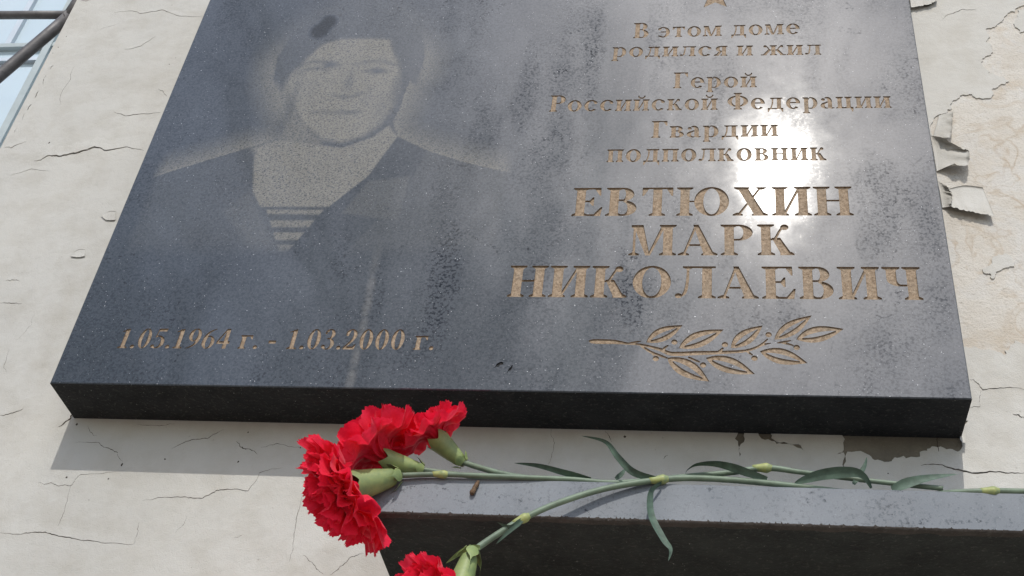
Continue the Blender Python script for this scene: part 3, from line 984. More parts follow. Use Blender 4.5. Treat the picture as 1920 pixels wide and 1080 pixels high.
    if c == '1':
        return [rect(.22, 0, .40, .97), serif(.22, .40, 0, True, .12), [(.40, 1.0), (.37, 1.0), (.08, .86), (.08, .82), (.24, .86), (.40, .80)]], .60
    if c == '2':
        return [arc(.29, .72, .25, .29, -25, 165, .16, .05), ball(.13, .73, .07), brush([(.47, .66, .15), (.36, .42, .12), (.18, .20, .09), (.08, .09, .08)], 7), [(.04, 0), (.52, 0), (.57, .26), (.53, .26), (.44, .14), (.10, .14), (.04, .06)]], .63
    if c == '3':
        return [arc(.27, .76, .23, .25, -75, 155, .15, .05), arc(.26, .27, .28, .29, -150, 82, .16, .05), rect(.20, .50, .34, .56), ball(.10, .14, .085), ball(.11, .80, .05)], .62
    if c == '4':
        return [rect(.33, 0, .50, 1.0), [(.33, 1.0), (.40, 1.0), (.11, .36), (.03, .36)], rect(.03, .24, .60, .37)], .64
    if c == '5':
        return [[(.15, 1.0), (.55, 1.0), (.52, .86), (.15, .86)], diag(.10, .05, .55, .14, .05, .98), arc(.24, .32, .32, .33, -140, 110, .17, .06), ball(.09, .11, .085), brush([(.10, .56, .06), (.20, .62, .06), (.28, .62, .06)], 4)], .62
    if c in '69':
        q = ring(.31, .32, .27, .33, .16, .05) + [brush([(.10, .33, .13), (.14, .60, .13), (.28, .84, .09), (.54, 1.0, .03)], 8)]
        if c == '9':
            q = [[(.62 - x, 1.0 - y) for x, y in pl] for pl in q]
        return q, .63
    if c == '.':
        return [ball(.12, .085, .095)], .26
    if c == '-':
        return [rect(.05, .27, .37, .42)], .42
    if c == ' ':
        return [], .34
    return [rect(.1, 0, .5, H)], .6

YF = -T
LINES = [('В этом доме', (1187, 71.5), (1500, 63.5), 43.3, 1.0, 0), ('родился и жил', (1147, 107), (1540, 102.5), 88.6, 0.68, 0),
         ('Герой', (1262, 165.5), (1419, 163.5), 136, 1.0, 0), ('Российской Федерации', (1029, 209.5), (1672, 202), 179, 1.0, 0),
         ('Гвардии', (1221, 258.5), (1460, 255.5), 227, 1.0, 0), ('подполковник', (1137, 304), (1550, 300.5), 280.3, 0.68, 0),
         ('ЕВТЮХИН', (1071, 405), (1601, 404), 352.5, 1.0, 0), ('МАРК', (1178, 479), (1490, 478.5), 422, 1.0, 0),
         ('НИКОЛАЕВИЧ', (950, 556.5), (1732, 562.5), 498, 1.0, 0), ('1.05.1964 г. - 1.03.2000 г.', (219, 652.5), (812, 656), 616, 1.0, 0.03)]
def f2(px, py):
    return w2(px, py, YF)
def layout(text, L, Rr, top, capf, shear):
    a, b = Vector(f2(*L)), Vector(f2(*Rr))
    t = Vector(f2(L[0] + 4, top))
    d = (b - a)
    ex = d.normalized()
    ey = Vector((-ex.y, ex.x))
    hgt = (t - a).dot(ey) / capf
    polys, x = [], 0.0
    raw = []
    for c in text:
        g_, adv = glyph(c)
        raw += [[(px + x, py) for px, py in pl] for pl in g_]
        x += adv + (0.03 if c not in ' .' else 0.0)
    raw = [[(px + shear * py, py) for px, py in pl] for pl in raw]
    x0 = min(px for pl in raw for px, _ in pl)
    x1 = max(px for pl in raw for px, _ in pl)
    sx = d.length / (x1 - x0)
    return [[tuple(a + ex * ((px - x0) * sx) + ey * (py * hgt)) for px, py in pl] for pl in raw]

holes, owner, subs = [], [], []
for i, ln in enumerate(LINES):
    ps = layout(*ln)
    holes += ps
    owner += [i] * len(ps)

# laurel sprig and star
def zl(x, y):
    return f2(1080 + x / 3.556, 580 + y / 3.556)
def lens(a, b, wd, skew=0.0, n=12):
    a, b = Vector(a), Vector(b)
    d = b - a
    nn = Vector((-d.y, d.x))
    l = [a + d * (k / n) + nn * (wd * (1 + skew) * math.sin(math.pi * (k / n) ** 0.85)) for k in range(n + 1)]
    r = [a + d * (k / n) - nn * (wd * (1 - skew) * math.sin(math.pi * (k / n) ** 0.85)) for k in range(n - 1, 0, -1)]
    return [tuple(v) for v in l + r]
LV = [((468, 220), (712, 105), .17), ((685, 258), (985, 134), .16), ((1033, 258), (1245, 107), .17), ((1322, 202), (1572, 40), .14),
      ((1468, 200), (1785, 130), .17), ((1225, 280), (1545, 358), .17), ((866, 323), (1194, 432), .16), ((608, 323), (890, 482), .17)]
LA = len(LINES)
for a, b, wd in LV:
    a2, b2 = Vector(zl(*a)), Vector(zl(*b))
    holes.append(lens(a2, b2, wd * 1.18, 0.05))
    owner.append(LA)
    subs.append(lens(a2.lerp(b2, 0.13), a2.lerp(b2, 0.84), wd * 0.42, 0.1))
def zb(pts, n=6):
    sc_ = 1 / 3.556 * 0.00046
    return brush([(*zl(x, y), wd * sc_) for x, y, wd in pts], n)
for pts in ([(84, 210, 6), (120, 214, 38), (250, 217, 36), (350, 229, 18), (440, 237, 18), (560, 268, 28), (640, 296, 34), (800, 292, 34), (1000, 286, 26), (1130, 276, 22), (1220, 246, 20), (1280, 196, 9)],
            [(352, 228, 16), (400, 218, 16), (436, 212, 6)], [(430, 240, 16), (500, 285, 20), (560, 308, 20), (608, 325, 12)], [(575, 272, 20), (600, 250, 16), (616, 240, 10)],
            [(950, 284, 20), (968, 270, 18), (982, 256, 12)], [(748, 318, 14), (790, 338, 18), (826, 352, 12)], [(1140, 278, 16), (1160, 294, 16), (1178, 306, 10)],
            [(1342, 224, 8), (1385, 218, 18), (1434, 208, 8)], [(1372, 224, 12), (1410, 230, 16), (1452, 242, 10)], [(1228, 244, 16), (1264, 232, 14), (1300, 226, 6)], [(500, 285, 14), (510, 296, 12), (520, 310, 8)]):
    holes.append(zb(pts))
    owner.append(LA)
for x, y in ((532, 328), (656, 218), (993, 235), (847, 371), (1190, 326), (1284, 169), (1471, 254)):
    c = Vector(zl(x, y))
    rr_ = 21 / 3.556 * 0.00046
    holes.append([(c.x + rr_ * math.cos(k * math.pi / 7), c.y + 1.05 * rr_ * math.sin(k * math.pi / 7)) for k in range(14)])
    owner.append(LA)
t1, t2 = Vector(f2(1319, 14.5)), Vector(f2(1363, 12.5))
RS = (t2 - t1).length / 1.1756
cs = (t1 + t2) / 2 + Vector((0, RS * 0.809))
holes.append([(cs.x + (RS if k % 2 == 0 else RS * 0.42) * math.sin(k * math.pi / 5), cs.y + (RS if k % 2 == 0 else RS * 0.42) * math.cos(k * math.pi / 5)) for k in range(10)])
owner.append(LA + 1)
# two gouges in the face
gouge = [ragged([f2(*q) for q in [(926, 690), (930, 684), (940, 678), (946, 679), (943, 683), (934, 688)]], 0.001, 2, True, rc),
         ragged([f2(*q) for q in [(950, 700), (954, 692), (960, 684), (961, 688), (957, 695)]], 0.001, 2, True, rc)]
for gp in gouge:
    holes.append(gp)
    owner.append(LA + 2)

bl, br_ = Vector(f2(93, 718)), Vector(f2(1823, 748))
tl, tr_ = Vector(f2(393, 0)), Vector(f2(1705, 0))
dl_, dr_ = (tl - bl).normalized(), (tr_ - br_).normalized()
PH = 0.63
TL, TR = bl + dl_ * PH, br_ + dr_ * PH
CH = 0.0009
def inset(p, q1, q2):
    return p + (q1 - p).normalized() * CH + (q2 - p).normalized() * CH
quad = [bl, br_, TR, TL]
inq = [inset(quad[i], quad[i - 1], quad[(i + 1) % 4]) for i in range(4)]
vo, keep, cut, ids = cut_sheet([tuple(v) for v in inq], holes, subs)
n = len(vo)
plq = empty('memorial_plaque', (0.4, -T / 2, H0), 'dark polished stone memorial plaque with bronze carved inscription, etched portrait and laurel sprig', 'plaque')
mb = MB()
mb.add([(v.x, YF, v.y) for v in vo], [tuple(reversed(f)) for f in keep])
ring_f = [(v.x, YF, v.y) for v in inq]
ring_m = [(v.x, YF + CH, v.y) for v in quad]
ring_b = [(v.x, -0.0002, v.y) for v in quad]
vs = ring_f + ring_m + ring_b
fs = [(i, 4 + i, 4 + (i + 1) % 4, (i + 1) % 4) for i in range(4)]
mb.add(vs, fs, 0)
mb.add(vs, [(4 + i, 8 + i, 8 + (i + 1) % 4, 4 + (i + 1) % 4) for i in range(4)], 1)
mb.add(ring_b, [(0, 1, 2, 3)], 1)
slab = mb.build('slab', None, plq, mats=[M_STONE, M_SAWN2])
bm_ = bmesh.new()
bm_.from_mesh(slab.data)
bmesh.ops.remove_doubles(bm_, verts=bm_.verts, dist=1e-6)
bmesh.ops.recalc_face_normals(bm_, faces=bm_.faces)
bm_.to_mesh(slab.data)
bm_.free()

names = ['inscription_line'] * 9 + ['date_line', 'laurel_sprig', 'star', 'gouge']
for gi, nm in enumerate(names):
    fl = [f for f, i in zip(cut, ids) if owner[i[0]] == gi]
    if not fl:
        continue
    dp = 0.0016 if gi in (6, 7, 8) else 0.0011
    bnd = boundary(fl)
    used = sorted({i for f in fl for i in f})
    ix = {v: i for i, v in enumerate(used)}
    m_ = len(used)
    vs = [(vo[i].x, YF + dp, vo[i].y) for i in used] + [(vo[i].x, YF, vo[i].y) for i in used]
    fs = [tuple(ix[i] for i in reversed(f)) for f in fl] + [(ix[a], ix[b], ix[b] + m_, ix[a] + m_) for a, b in bnd]
    mesh(nm, vs, fs, M_SAWN2 if nm == 'gouge' else M_GOLD, plq)

# ------------------------------------------------------------------ etched portrait: dot density over the stone
def sdist(X, Z, poly):
    """signed distance (m) to a polygon, negative inside"""
    d = np.full(X.shape, 1e9)
    inside = np.zeros(X.shape, bool)
    n = len(poly)
    for i in range(n):
        ax, az = poly[i]
        bx, bz = poly[(i + 1) % n]
        ex, ez = bx - ax, bz - az
        L2 = ex * ex + ez * ez + 1e-15
        t = np.clip(((X - ax) * ex + (Z - az) * ez) / L2, 0, 1)
        d = np.minimum(d, np.hypot(X - ax - t * ex, Z - az - t * ez))
        c = ((az > Z) != (bz > Z)) & (X < (bx - ax) * (Z - az) / (bz - az + 1e-15) + ax)
        inside ^= c
    return np.where(inside, -d, d)
c0, c1 = f2(285, 480), f2(960, -8)
x0, x1 = min(f2(285, 330)[0], f2(285, 480)[0]), f2(960, 330)[0]
z0, z1 = f2(600, 482)[1], f2(600, -12)[1]
STEP = 0.0013
xs = np.arange(x0, x1, STEP)
zs = np.arange(z0, z1, STEP)
X, Z = np.meshgrid(xs, zs)
mm = 0.00046                                # one photo pixel on the stone
def pg(*pts):
    return [f2(*p) for p in pts]
def soft(d, wd):                            # 1 inside, fading to 0 over wd px
    return np.clip(0.5 - d / (wd * mm), 0, 1)
head = pg((513, 150), (520, 110), (540, 78), (570, 50), (600, 28), (640, 12), (690, 8), (740, 16), (772, 38), (792, 72), (796, 105), (787, 138), (768, 152), (758, 178),
          (749, 205), (737, 228), (745, 256), (800, 282), (870, 304), (948, 322), (1100, 360), (1100, 600), (60, 600), (150, 400), (300, 328), (390, 300), (470, 276), (512, 262), (540, 240), (534, 210), (522, 180))
hd = sdist(X, Z, head)
E = np.zeros(X.shape)
# halo outside the silhouette
fall = 80 * mm
hal = np.clip(1 - hd / fall, 0, 1) ** 1.3 * (hd > 0)
upfade = np.clip((X - f2(520, 20)[0]) / (70 * mm), 0, 1) * np.clip((Z - f2(600, 60)[1]) / (60 * mm), 0, 1)
E = np.maximum(E, hal * 0.66 * (1 - 0.72 * np.clip((Z - f2(600, 120)[1]) / (110 * mm), 0, 1)) * (1 - 0.2 * upfade))
hair = pg((513, 150), (520, 110), (540, 78), (570, 50), (600, 28), (640, 12), (690, 8), (740, 16), (772, 38), (792, 72), (796, 105), (788, 142), (780, 160), (762, 150), (750, 118), (738, 96), (733, 73),
          (690, 71), (640, 72), (604, 82), (580, 104), (562, 124), (542, 140), (528, 170))
face = pg((575, 104), (604, 82), (640, 71), (690, 70), (734, 72), (742, 100), (752, 125), (750, 165), (738, 200), (712, 236), (680, 256), (640, 268), (606, 262), (570, 238), (548, 205), (534, 165), (545, 130))
neck = pg((476, 296), (484, 276), (520, 262), (560, 266), (640, 277), (700, 256), (729, 235), (746, 258), (715, 300), (690, 336), (640, 386), (620, 388), (488, 388), (474, 360))
E = np.maximum(E, 0.10 * soft(hd, 3))
E = np.maximum(E, 0.58 * soft(sdist(X, Z, pg((512, 152), (545, 140), (562, 200), (590, 252), (606, 264), (600, 290), (478, 292), (468, 276), (505, 264), (530, 238), (518, 185))), 16))
E = np.maximum(E, 0.86 * soft(sdist(X, Z, face), 22))
E = np.maximum(E, 0.80 * soft(sdist(X, Z, neck), 6))
hs = soft(sdist(X, Z, hair), 15)
E = E * (1 - hs) + 0.12 * hs
def shade(px, py, rx, ry, amt, ang=0.0):
    global E
    c = f2(px, py)
    kx, kz = rx * mm, ry * mm * 1.35
    dx, dz = X - c[0], Z - c[1]
    ca, sa = math.cos(ang), math.sin(ang)
    u, v = (dx * ca + dz * sa) / kx, (-dx * sa + dz * ca) / kz
    E = E * (1 - amt * np.exp(-(u * u + v * v)))
def stroke(pts, wd, amt):
    q = spline(pts, 5)
    for i, p in enumerate(q):
        t = i / (len(q) - 1)
        shade(p[0], p[1], wd, wd * 0.8, amt * (0.4 + 0.6 * math.sin(math.pi * t)))
stroke([(560, 124), (585, 116), (615, 117), (640, 124)], 7, .38)
stroke([(665, 121), (695, 115), (725, 116), (745, 124)], 7, .38)
for c in ((592, 131), (704, 133)):
    stroke([(c[0] - 22, c[1] + 1), (c[0], c[1] - 3), (c[0] + 22, c[1] + 2)], 6, .4)
shade(618, 122, 18, 8, .9)
shade(708, 134, 18, 7, .9)
shade(655, 152, 10, 28, .45)
shade(690, 175, 12, 26, .25)
stroke([(622, 176), (640, 182), (662, 181), (678, 174)], 6, .38)
stroke([(584, 210), (610, 210), (640, 211.5), (662, 210.5), (676, 210)], 6, .42)
shade(712, 205, 20, 34, .30)
shade(585, 172, 12, 30, .16)
stroke([(575, 262), (610, 270), (650, 272), (690, 256), (722, 234), (735, 222)], 7, .26)
shade(742, 170, 14, 40, .55)
shade(548, 190, 14, 50, .5)
shade(525, 240, 16, 34, .55)
shade(560, 136, 14, 12, .3)
lapel = pg((745, 256), (800, 282), (770, 340), (700, 420), (640, 480), (530, 482), (560, 440), (620, 385), (690, 330))
ls = soft(sdist(X, Z, lapel), 3)
E = E * (1 - ls) + 0.02 * ls
med = pg((690, 340), (770, 330), (748, 415), (640, 400))
E = np.maximum(E, 0.20 * soft(sdist(X, Z, med), 9))
for y0_, y1_ in ((393, 402), (413, 426), (436, 450), (459, 471)):
    def lx(y): return 497 + (y - 385) * 0.30
    def rx(y): return 607 - (y - 393) * 0.86
    E = np.maximum(E, 0.70 * soft(sdist(X, Z, pg((lx(y0_), y0_), (rx(y0_), y0_), (rx(y1_), y1_), (lx(y1_), y1_))), 2.5))
lap2 = pg((410, 395), (470, 350), (530, 470), (520, 482), (470, 482))
E = np.maximum(E, 0.20 * soft(sdist(X, Z, lap2), 30))
for cx_, cy_, rx_, ry_ in ((600, 58, 27, 24), (616, 42, 24, 22)):
    c_ = f2(cx_, cy_)
    rr2 = ((X - c_[0]) / (rx_ * mm)) ** 2 + ((Z - c_[1]) / (ry_ * mm * 1.35)) ** 2
    kk_ = np.clip(1.6 - 1.3 * rr2, 0, 1)
    E = E * (1 - kk_) - 0.6 * kk_
E = np.where(E > 0, E * 0.90, E)
E *= np.clip((Z - z0) / 0.02, 0, 1) * np.clip((X - x0) / 0.01, 0, 1) * np.clip((x1 - X) / 0.01, 0, 1)
ny, nx = X.shape
inside = (np.abs(E) > 0.015) | (hd < 0)
fq = []
for j in range(ny - 1):
    for i in range(nx - 1):
        if inside[j, i] or inside[j + 1, i + 1] or inside[j, i + 1] or inside[j + 1, i]:
            a = j * nx + i
            fq.append((a, a + 1, a + nx + 1, a + nx))
used = np.unique(np.array(fq).ravel())
remap = np.full(nx * ny, -1)
remap[used] = np.arange(len(used))
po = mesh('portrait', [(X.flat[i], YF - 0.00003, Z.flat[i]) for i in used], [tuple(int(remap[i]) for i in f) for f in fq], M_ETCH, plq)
at = po.data.attributes.new('etch', 'FLOAT', 'POINT')
at.data.foreach_set('value', E.ravel()[used].astype(np.float32))

# ------------------------------------------------------------------ shelf
DS = 0.120
DY = -0.030                                 # the flowers lie along its front edge
s_bl = P(680, 962, -DS)
s_tl = P(762, 893.5, -DS)
s_br = P(1919, 1000, -DS)
s_tr = P(1919, 925, -DS)
slope_b = (s_br.z - s_bl.z) / (s_br.x - s_bl.x)
slope_t = (s_tr.z - s_tl.z) / (s_tr.x - s_tl.x)
XL, XR = s_bl.x, s_bl.x + 0.62
def zb_(x): return s_bl.z + (x - s_bl.x) * slope_b
def zt_(x): return s_tl.z + (x - s_tl.x) * slope_t
shf = empty('stone_shelf', ((XL + XR) / 2, -DS / 2, zb_(XL)), 'grey stone shelf slab jutting from the wall under the plaque, red carnations lying on it', 'shelf')
mb = MB()
N = 900
rs = random.Random(5)
xs_ = [XL + 0.0006 + (XR - XL - 0.0006) * i / N for i in range(N + 1)]
chip = [0.0007 + 0.0012 * max(0, noise.noise(Vector((x * 220, 0, 0)))) + 0.0034 * max(0, noise.noise(Vector((x * 700, 4, 0))) - 0.12) for x in xs_]
lo = [(x, -DS, zb_(x) + c + 0.0012) for x, c in zip(xs_, chip)]
hi = [(x, -DS, zt_(x) - 0.0006) for x in xs_]
tp = [(x, -DS + 0.0006, zt_(x)) for x in xs_]
tb = [(x, -0.0015, zt_(x)) for x in xs_]
mb.grid([lo, hi, tp, tb])
side = [(XL, -DS + 0.0006, zb_(XL) + 0.002), (XL, -DS + 0.0006, zt_(XL) - 0.0006), (XL, -0.0015, zt_(XL) - 0.0006), (XL, -0.0015, zb_(XL))]
mb.add(side, [(3, 2, 1, 0)])
mb.add([lo[0], hi[0], tp[0], tb[0], side[0], side[1], side[2]], [(0, 4, 5, 1), (1, 5, 2), (2, 5, 6, 3)])
mb.build('slab', M_SHELF, shf)
mb = MB()
r1 = [(x, -DS + 0.0008 + 0.001 * max(0, noise.noise(Vector((x * 500, 9, 0)))), zb_(x) + 0.0004) for x in xs_]
mid = [(x, -DS + 0.0002, zb_(x) + c * 0.55 + 0.0008) for x, c in zip(xs_, chip)]
r2 = [(x, -DS + 0.006 + 0.003 * noise.noise(Vector((x * 60, 2, 0))), zb_(x)) for x in xs_]
mb.grid([r2, r1, mid, lo])
mb.build('chipped_edge', M_RIM, shf)
mb = MB()
back = [(x, -0.0015, zb_(x)) for x in xs_]
mb.grid([back, r2])
mb.add([(XL + 0.0006, -0.0015, zb_(XL)), (XL + 0.0006, -DS + 0.006, zb_(XL)), (XL, -DS + 0.0006, zb_(XL) + 0.002), (XL, -0.0015, zb_(XL))], [(0, 1, 2, 3)])
mb.build('underside', M_SAWN, shf)

# dead twig scrap leaning on the shelf's front edge
tw = MB()
ta, tb2 = P(884, 927, -DS - 0.0022), P(897, 902, -DS - 0.0012)
pts = [ta.lerp(tb2, i / 10) + Vector((noise.noise(Vector((i * .5, 1, 1))) * 0.0006, 0, 0)) for i in range(11)]
tw.tube(pts, [0.0014, 0.0021, 0.0022, 0.0019, 0.0018, 0.0017, 0.0019, 0.0018, 0.0015, 0.0014, 0.0011], 9)
to = tw.build('dry_twig', M_DRY, None, True)
to['label'] = 'short dry brown twig scrap stuck on the front of the stone shelf'
to['category'] = 'twig'

# ------------------------------------------------------------------ carnations
def petal(mb, al, base_r, phi, length, width, tilt, seed, ruffle=1.0, nu=16, nv=40, M=None, bend=1.0):
    rnd = random.Random(seed)
    ph = [rnd.uniform(0, 6.28) for _ in range(6)]
    k1, k2 = rnd.uniform(3.0, 4.5), rnd.uniform(7, 10)
    teeth = [rnd.uniform(-1, 1) for _ in range(nv + 1)]
    rows = []
    for i in range(nu + 1):
        row = []
        for j in range(nv + 1):
            v = j / nv * 2 - 1
            edge = math.sqrt(max(0.0, 1 - 0.50 * v * v)) + 0.016 * teeth[j] + (0.015 if j % 2 else -0.015)
            s = i / nu * edge
            # profile: leaves the tube upright and bends out to 'tilt'
            ang = tilt * min(1.0, (s * 1.5) ** bend)
            rho = base_r + length * s * math.sin(ang * 0.72)
            z = length * s * math.cos(ang * 0.72)
            wv = width * (0.18 + 0.82 * min(1, s * 1.25) ** 0.8)
            lat = v * wv * 0.5
            amp = ruffle * length * 0.095 * s ** 1.6
            dn = amp * (math.sin(k1 * v * 1.6 + ph[0]) + 0.42 * math.sin(k2 * v + ph[1] + 2 * s) + 0.22 * math.sin(17 * v + ph[2]) * s ** 2)
            lat += amp * 0.5 * math.sin(k2 * v + ph[3])
            cup = -0.10 * width * v * v * s
            nr, nz = math.cos(ang), -math.sin(ang)
            rr_ = rho + (dn + cup) * nr
            zz = z + (dn + cup) * -math.sin(ang) * -1 * 0.9 if False else z - (dn + cup) * math.sin(ang)
            x = rr_ * math.cos(phi) - lat * math.sin(phi)
            y = rr_ * math.sin(phi) + lat * math.cos(phi)
            row.append(M @ Vector((x, y, zz)))
            al.append(min(1, i / nu))
        rows.append(row)
    mb.grid(rows)

def set_along(o, al):
    a = o.data.attributes.new('along', 'FLOAT', 'POINT')
    a.data.foreach_set('value', al)

def frame(mouth, axis, spin=0.0):
    z = axis.normalized()
    x = z.orthogonal().normalized()
    y = z.cross(x)
    m = Matrix(((x.x, y.x, z.x, mouth.x), (x.y, y.y, z.y, mouth.y), (x.z, y.z, z.z, mouth.z), (0, 0, 0, 1)))
    return m @ Matrix.Rotation(spin, 4, 'Z')

def carnation(label, base, mouth, axis, Rm, seed, layers, calyx_r=0.0085):
    root = empty('carnation', base, label, 'flower', 'red carnations laid on the stone shelf')
    rnd = random.Random(seed)
    M = frame(mouth, axis)
    # heart of the bloom: the crowded inner petals in one mesh; every outer petal is a piece of its own
    mb, al = MB(), []
    for (cnt, tilt, ln, wd) in layers[1:]:
        off = rnd.uniform(0, 6.28)
        for k in range(cnt):
            petal(mb, al, 0.0025, off + 2 * math.pi * k / cnt + rnd.uniform(-.2, .2), Rm * ln * rnd.uniform(.9, 1.08), Rm * wd * rnd.uniform(.9, 1.15),
                  R(tilt + rnd.uniform(-9, 9)), rnd.random(), 1.25, M=M, bend=rnd.uniform(.9, 1.5))
    bloom = mb.build('bloom', M_PETAL, root, True)
    set_along(bloom, al)
    cnt, tilt, ln, wd = layers[0]
    for k in range(cnt):
        mb, al = MB(), []
        petal(mb, al, 0.003, 2 * math.pi * k / cnt + rnd.uniform(-.15, .15), Rm * ln * rnd.uniform(.92, 1.08), Rm * wd * rnd.uniform(.95, 1.15),
              R(tilt + rnd.uniform(-8, 8)), rnd.random(), 1.0, 20, 52, M=M)
        p = mb.build('petal', M_PETAL, bloom, True)
        set_along(p, al)
    # calyx: toothed green tube
    ax = (mouth - base)
    L = ax.length
    Mc = frame(base, ax)
    rows = []
    nseg = 40
    prof = [(0, .42), (.06, .62), (.16, .70), (.30, .78), (.5, .90), (.7, 1.0), (.85, 1.06), (.94, 1.12), (1.0, 1.16)]
    for s, r in prof:
        row = []
        for k in range(nseg):
            a = 2 * math.pi * k / nseg
            tooth = abs(((a * 5 / (2 * math.pi)) % 1) - .5) * 2          # five teeth at the rim
            zz = L * s + (0.0065 * tooth ** 1.3 * s ** 8)
            rr_ = calyx_r * r * (1 + 0.02 * math.sin(a * 20)) * (1 + (0.06 * tooth if s > .9 else 0))
            row.append(Mc @ Vector((rr_ * math.cos(a), rr_ * math.sin(a), zz)))
        rows.append(row)
    mb = MB()
    mb.grid(rows, closed=True)
    cal = mb.build('calyx', M_CALYX, root, True)
    # four small scales that clasp its foot
    mb = MB()
    for k in range(4):
        a0 = k * math.pi / 2 + .4
        rows = []
        for i in range(8):
            s = i / 7
            wd = 0.9 * (1 - s) ** .7 * math.sin(math.pi * min(1, s * 1.2 + .25)) + .02
            rr_ = calyx_r * (.50 + .42 * min(1, s * 2.2)) + 0.0008 + 0.002 * s ** 4
            rows.append([Mc @ Vector((rr_ * math.cos(a0 + wd * u * .9), rr_ * math.sin(a0 + wd * u * .9), L * (-.10 + .45 * s))) for u in (-1, -.5, 0, .5, 1)])
        mb.grid(rows)
    mb.build('scales', M_CALYX, cal, True)
    return root

def add_stem(root, pts, r, nodes=(), n=10):
    """pts: (px, py, Y, radius factor); nodes: indices of the points that are swollen joints"""
    c = [P(a, b, y + DY) for a, b, y, *_ in pts]
    f = [(q[3] if len(q) > 3 else 1.0) for q in pts]
    q = spline([(*p, k) for p, k in zip(c, f)], n)
    mb = MB()
    mb.tube([Vector(v[:3]) for v in q], [r * v[3] for v in q], 12)
    s = mb.build('stem', M_STEM, root, True)
    for i in nodes:
        d = (c[min(i + 1, len(c) - 1)] - c[max(i - 1, 0)]).normalized()
        mb = MB()
        k = r * f[i]
        prof = [(-4.2, .98), (-3.0, 1.12), (-1.7, 1.28), (-.7, 1.5), (.1, 1.58), (.7, 1.42), (1.2, 1.1), (1.8, .95)]
        mb.tube([c[i] + d * k * a for a, _ in prof], [k * b for _, b in prof], 14)
        mb.build('joint', M_NODE, root, True)
    return s

def leaf(root, pts, wd, twist=0.0, n=8, fold=0.25, mat=None, tw_end=1.0, blunt=2.6, w0=0.55):
    """pts: (px, py, Y); a narrow channelled blade along them"""
    q = spline([tuple(P(a, b, y + DY)) for a, b, y in pts], n)
    q = [Vector(v) for v in q]
    m = len(q) - 1
    rows = []
    for i, p in enumerate(q):
        t = (q[min(i + 1, m)] - q[max(i - 1, 0)]).normalized()
        view = (CAM - p).normalized() if False else Vector((0.1, -0.78, -0.55)).normalized()
        side = t.cross(view)
        if side.length < 1e-4:
            side = t.orthogonal()
        side.normalize()
        nrm = side.cross(t).normalized()
        a = twist * (i / m) if not isinstance(twist, (tuple, list)) else twist[0] + (twist[1] - twist[0]) * min(1, i / m / tw_end)
        sd_ = math.cos(a) * side + math.sin(a) * nrm
        nn = sd_.cross(t).normalized()
        s = i / m
        wdt = wd * (w0 + (1 - w0) * min(1, s * (4 if w0 > .5 else 1.6))) * max(0.02, (1 - s ** blunt))
        rows.append([p + sd_ * wdt * u + nn * (fold * wdt * abs(u)) for u in (-1, -.6, 0, .6, 1)])
    mb = MB()
    mb.grid(rows)
    back = [[p - (r[2] - r[2]) + Vector((0, 0.00025, 0.00015)) for p in r] for r in rows]
    mb.grid(back)
    return mb.build('leaf', mat or M_LEAF, root, True)

LAY_BIG = [(11, 108, 1.12, 1.0), (10, 98, 1.05, .92), (10, 74, .98, .85), (9, 50, .90, .75), (8, 26, .85, .6)]
LAY_OPEN = [(8, 100, 1.15, 1.15), (7, 72, 1.05, 1.0), (6, 44, .98, .85), (5, 20, .9, .6)]
# A: the large bloom drooping over the shelf's left end
bA, mA = P(742, 893, -0.094 + DY), P(668, 911, -0.104 + DY)
cA = carnation('red carnation drooping over the left end of the stone shelf, its big green calyx showing',
               bA, mA, (mA - bA).normalized() + Vector((-0.1, 0.20, -0.42)), 0.043, 31, LAY_BIG, 0.0106)
add_stem(cA, [(746, 892, -.094, 1.05), (790, 890, -.0935), (832, 889.5, -.093, 1.0), (900, 892, -.0925), (985, 895.5, -.091), (1070, 899, -.088), (1150, 905, -.084), (1230, 899, -.083),
              (1300, 892, -.083, 1.0), (1370, 886, -.083, 1.05), (1437, 877.5, -.083, 1.15), (1500, 885, -.083, .95), (1600, 898, -.083, .9), (1690, 908, -.084, .9), (1768, 916, -.085, .9)], 0.0021, nodes=(2, 10))
leaf(cA, [(1438, 899, -.086), (1402, 886, -.089), (1368, 874, -.091), (1338, 868, -.092), (1306, 870, -.090), (1289, 880, -.088), (1284, 891, -.087)], 0.0036, (0.0, 1.5))
leaf(cA, [(1634, 915, -.084), (1620, 893, -.088), (1596, 885, -.090), (1540, 890, -.090), (1489, 906, -.089)], 0.0044, (0.6, 0.0), tw_end=0.5, blunt=8, w0=0.2)
leaf(cA, [(1600, 908, -.084), (1612, 890, -.084), (1622, 872, -.085), (1625, 857, -.086)], 0.0022, (0.2, 0.9))
leaf(cA, [(1672, 918, -.088), (1705, 905, -.089), (1745, 896, -.090), (1796, 889, -.090)], 0.0040, (0.3, 0.9))
leaf(cA, [(755, 890, -.096), (715, 882, -.098), (690, 884, -.099)], 0.0016, 0.3, mat=M_CALYX)
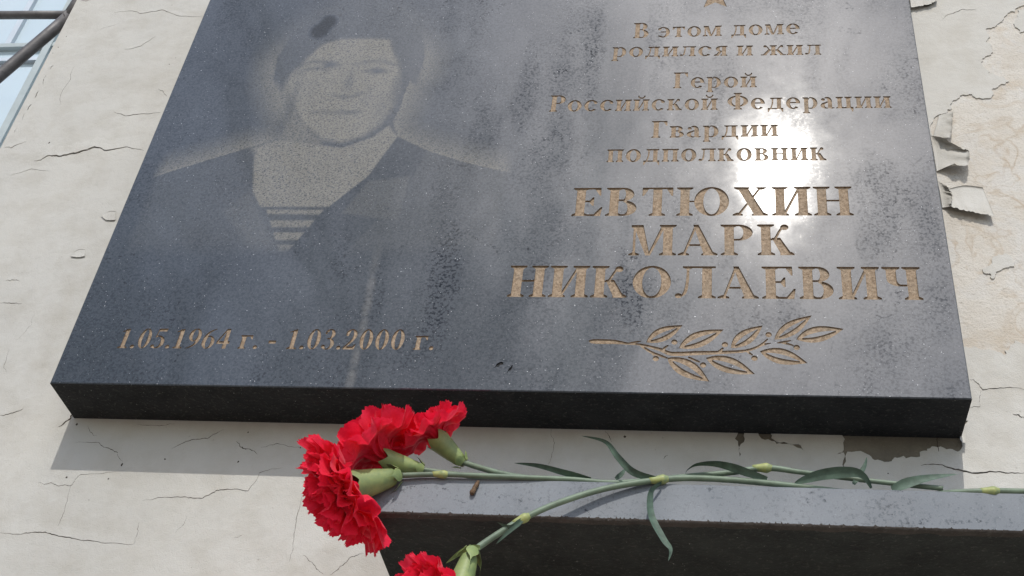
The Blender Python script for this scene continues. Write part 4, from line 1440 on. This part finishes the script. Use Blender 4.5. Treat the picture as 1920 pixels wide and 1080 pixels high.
# B: the bloom behind it, facing up and left
bB, mB = P(788, 880, -0.080 + DY), P(726, 864, -0.088 + DY)
cB = carnation('red carnation with broad upright petals behind the drooping one, against the dark plaque edge',
               bB, mB, Vector((-0.74, -0.16, 0.66)), 0.037, 47, [(9, 104, 1.15, 1.25), (8, 74, 1.1, 1.1), (7, 46, 1.0, .9), (5, 20, .9, .6)], 0.0078)
add_stem(cB, [(788, 880, -.080), (860, 890, -.077), (960, 901, -.075), (1200, 916, -.07), (1500, 930, -.068), (1700, 930, -.076), (1790, 923, -.087), (1863, 921, -.089, 1.1), (1925, 921.5, -.089), (1990, 923, -.089)], 0.0021, nodes=(7,))
# C: the small half-open bloom on the right
bC, mC = P(866, 866, -0.066 + DY), P(824, 828, -0.072 + DY)
cC = carnation('smaller half open red carnation right of the other blooms, green calyx with a browned foot',
               bC, mC, Vector((-0.50, -0.25, 0.62)), 0.0275, 59, LAY_OPEN, 0.0080)
add_stem(cC, [(866, 866, -.066, 1.0), (900, 877, -.068), (945, 889, -.07), (1000, 897, -.07), (1150, 908, -.066), (1400, 926, -.06)], 0.0023)
leaf(cC, [(1108, 898, -.086), (1060, 886, -.088), (1010, 873, -.088), (964, 868, -.086)], 0.0028, (0.5, 0.3))
leaf(cC, [(1154, 898, -.086), (1166, 888, -.086), (1173, 878, -.086)], 0.002, 0.2)
# D: the bloom hanging in front of the shelf at the bottom
bD, mD = P(882, 1040, -0.108 + DY), P(850, 1140, -0.114 + DY)
cD = carnation('red carnation hanging lowest, its bent stem running up over the shelf edge',
               bD, mD, Vector((-0.62, -0.25, -0.6)), 0.040, 71, LAY_BIG, 0.0095)
add_stem(cD, [(884, 1038, -.108, 1.0), (900, 1024, -.107, 1.05), (940, 997, -.105), (984, 971, -.103, 1.0), (1050, 942, -.100), (1140, 915, -.096), (1243, 899, -.092, 1.05), (1320, 897, -.089), (1440, 906, -.085), (1600, 925, -.08)],
         0.0023, nodes=(3, 6))
leaf(cD, [(1240, 900, -.093), (1190, 886, -.095), (1160, 858, -.096), (1135, 828, -.096), (1090, 817, -.094)], 0.0030, (0.2, 0.5))
leaf(cD, [(1240, 904, -.094), (1220, 922, -.098), (1220, 965, -.100), (1243, 1010, -.101), (1257, 1030, -.101), (1253, 1052, -.101)], 0.0033, (0.9, 0.2))
leaf(cD, [(980, 974, -.105), (958, 988, -.107), (932, 979, -.107)], 0.0024, 0.8)
leaf(cD, [(980, 976, -.105), (950, 1000, -.108), (930, 1020, -.108)], 0.0016, 0.4)
leaf(cD, [(900, 1026, -.110), (870, 1032, -.112), (836, 1056, -.112)], 0.0026, 0.5, mat=M_CALYX)
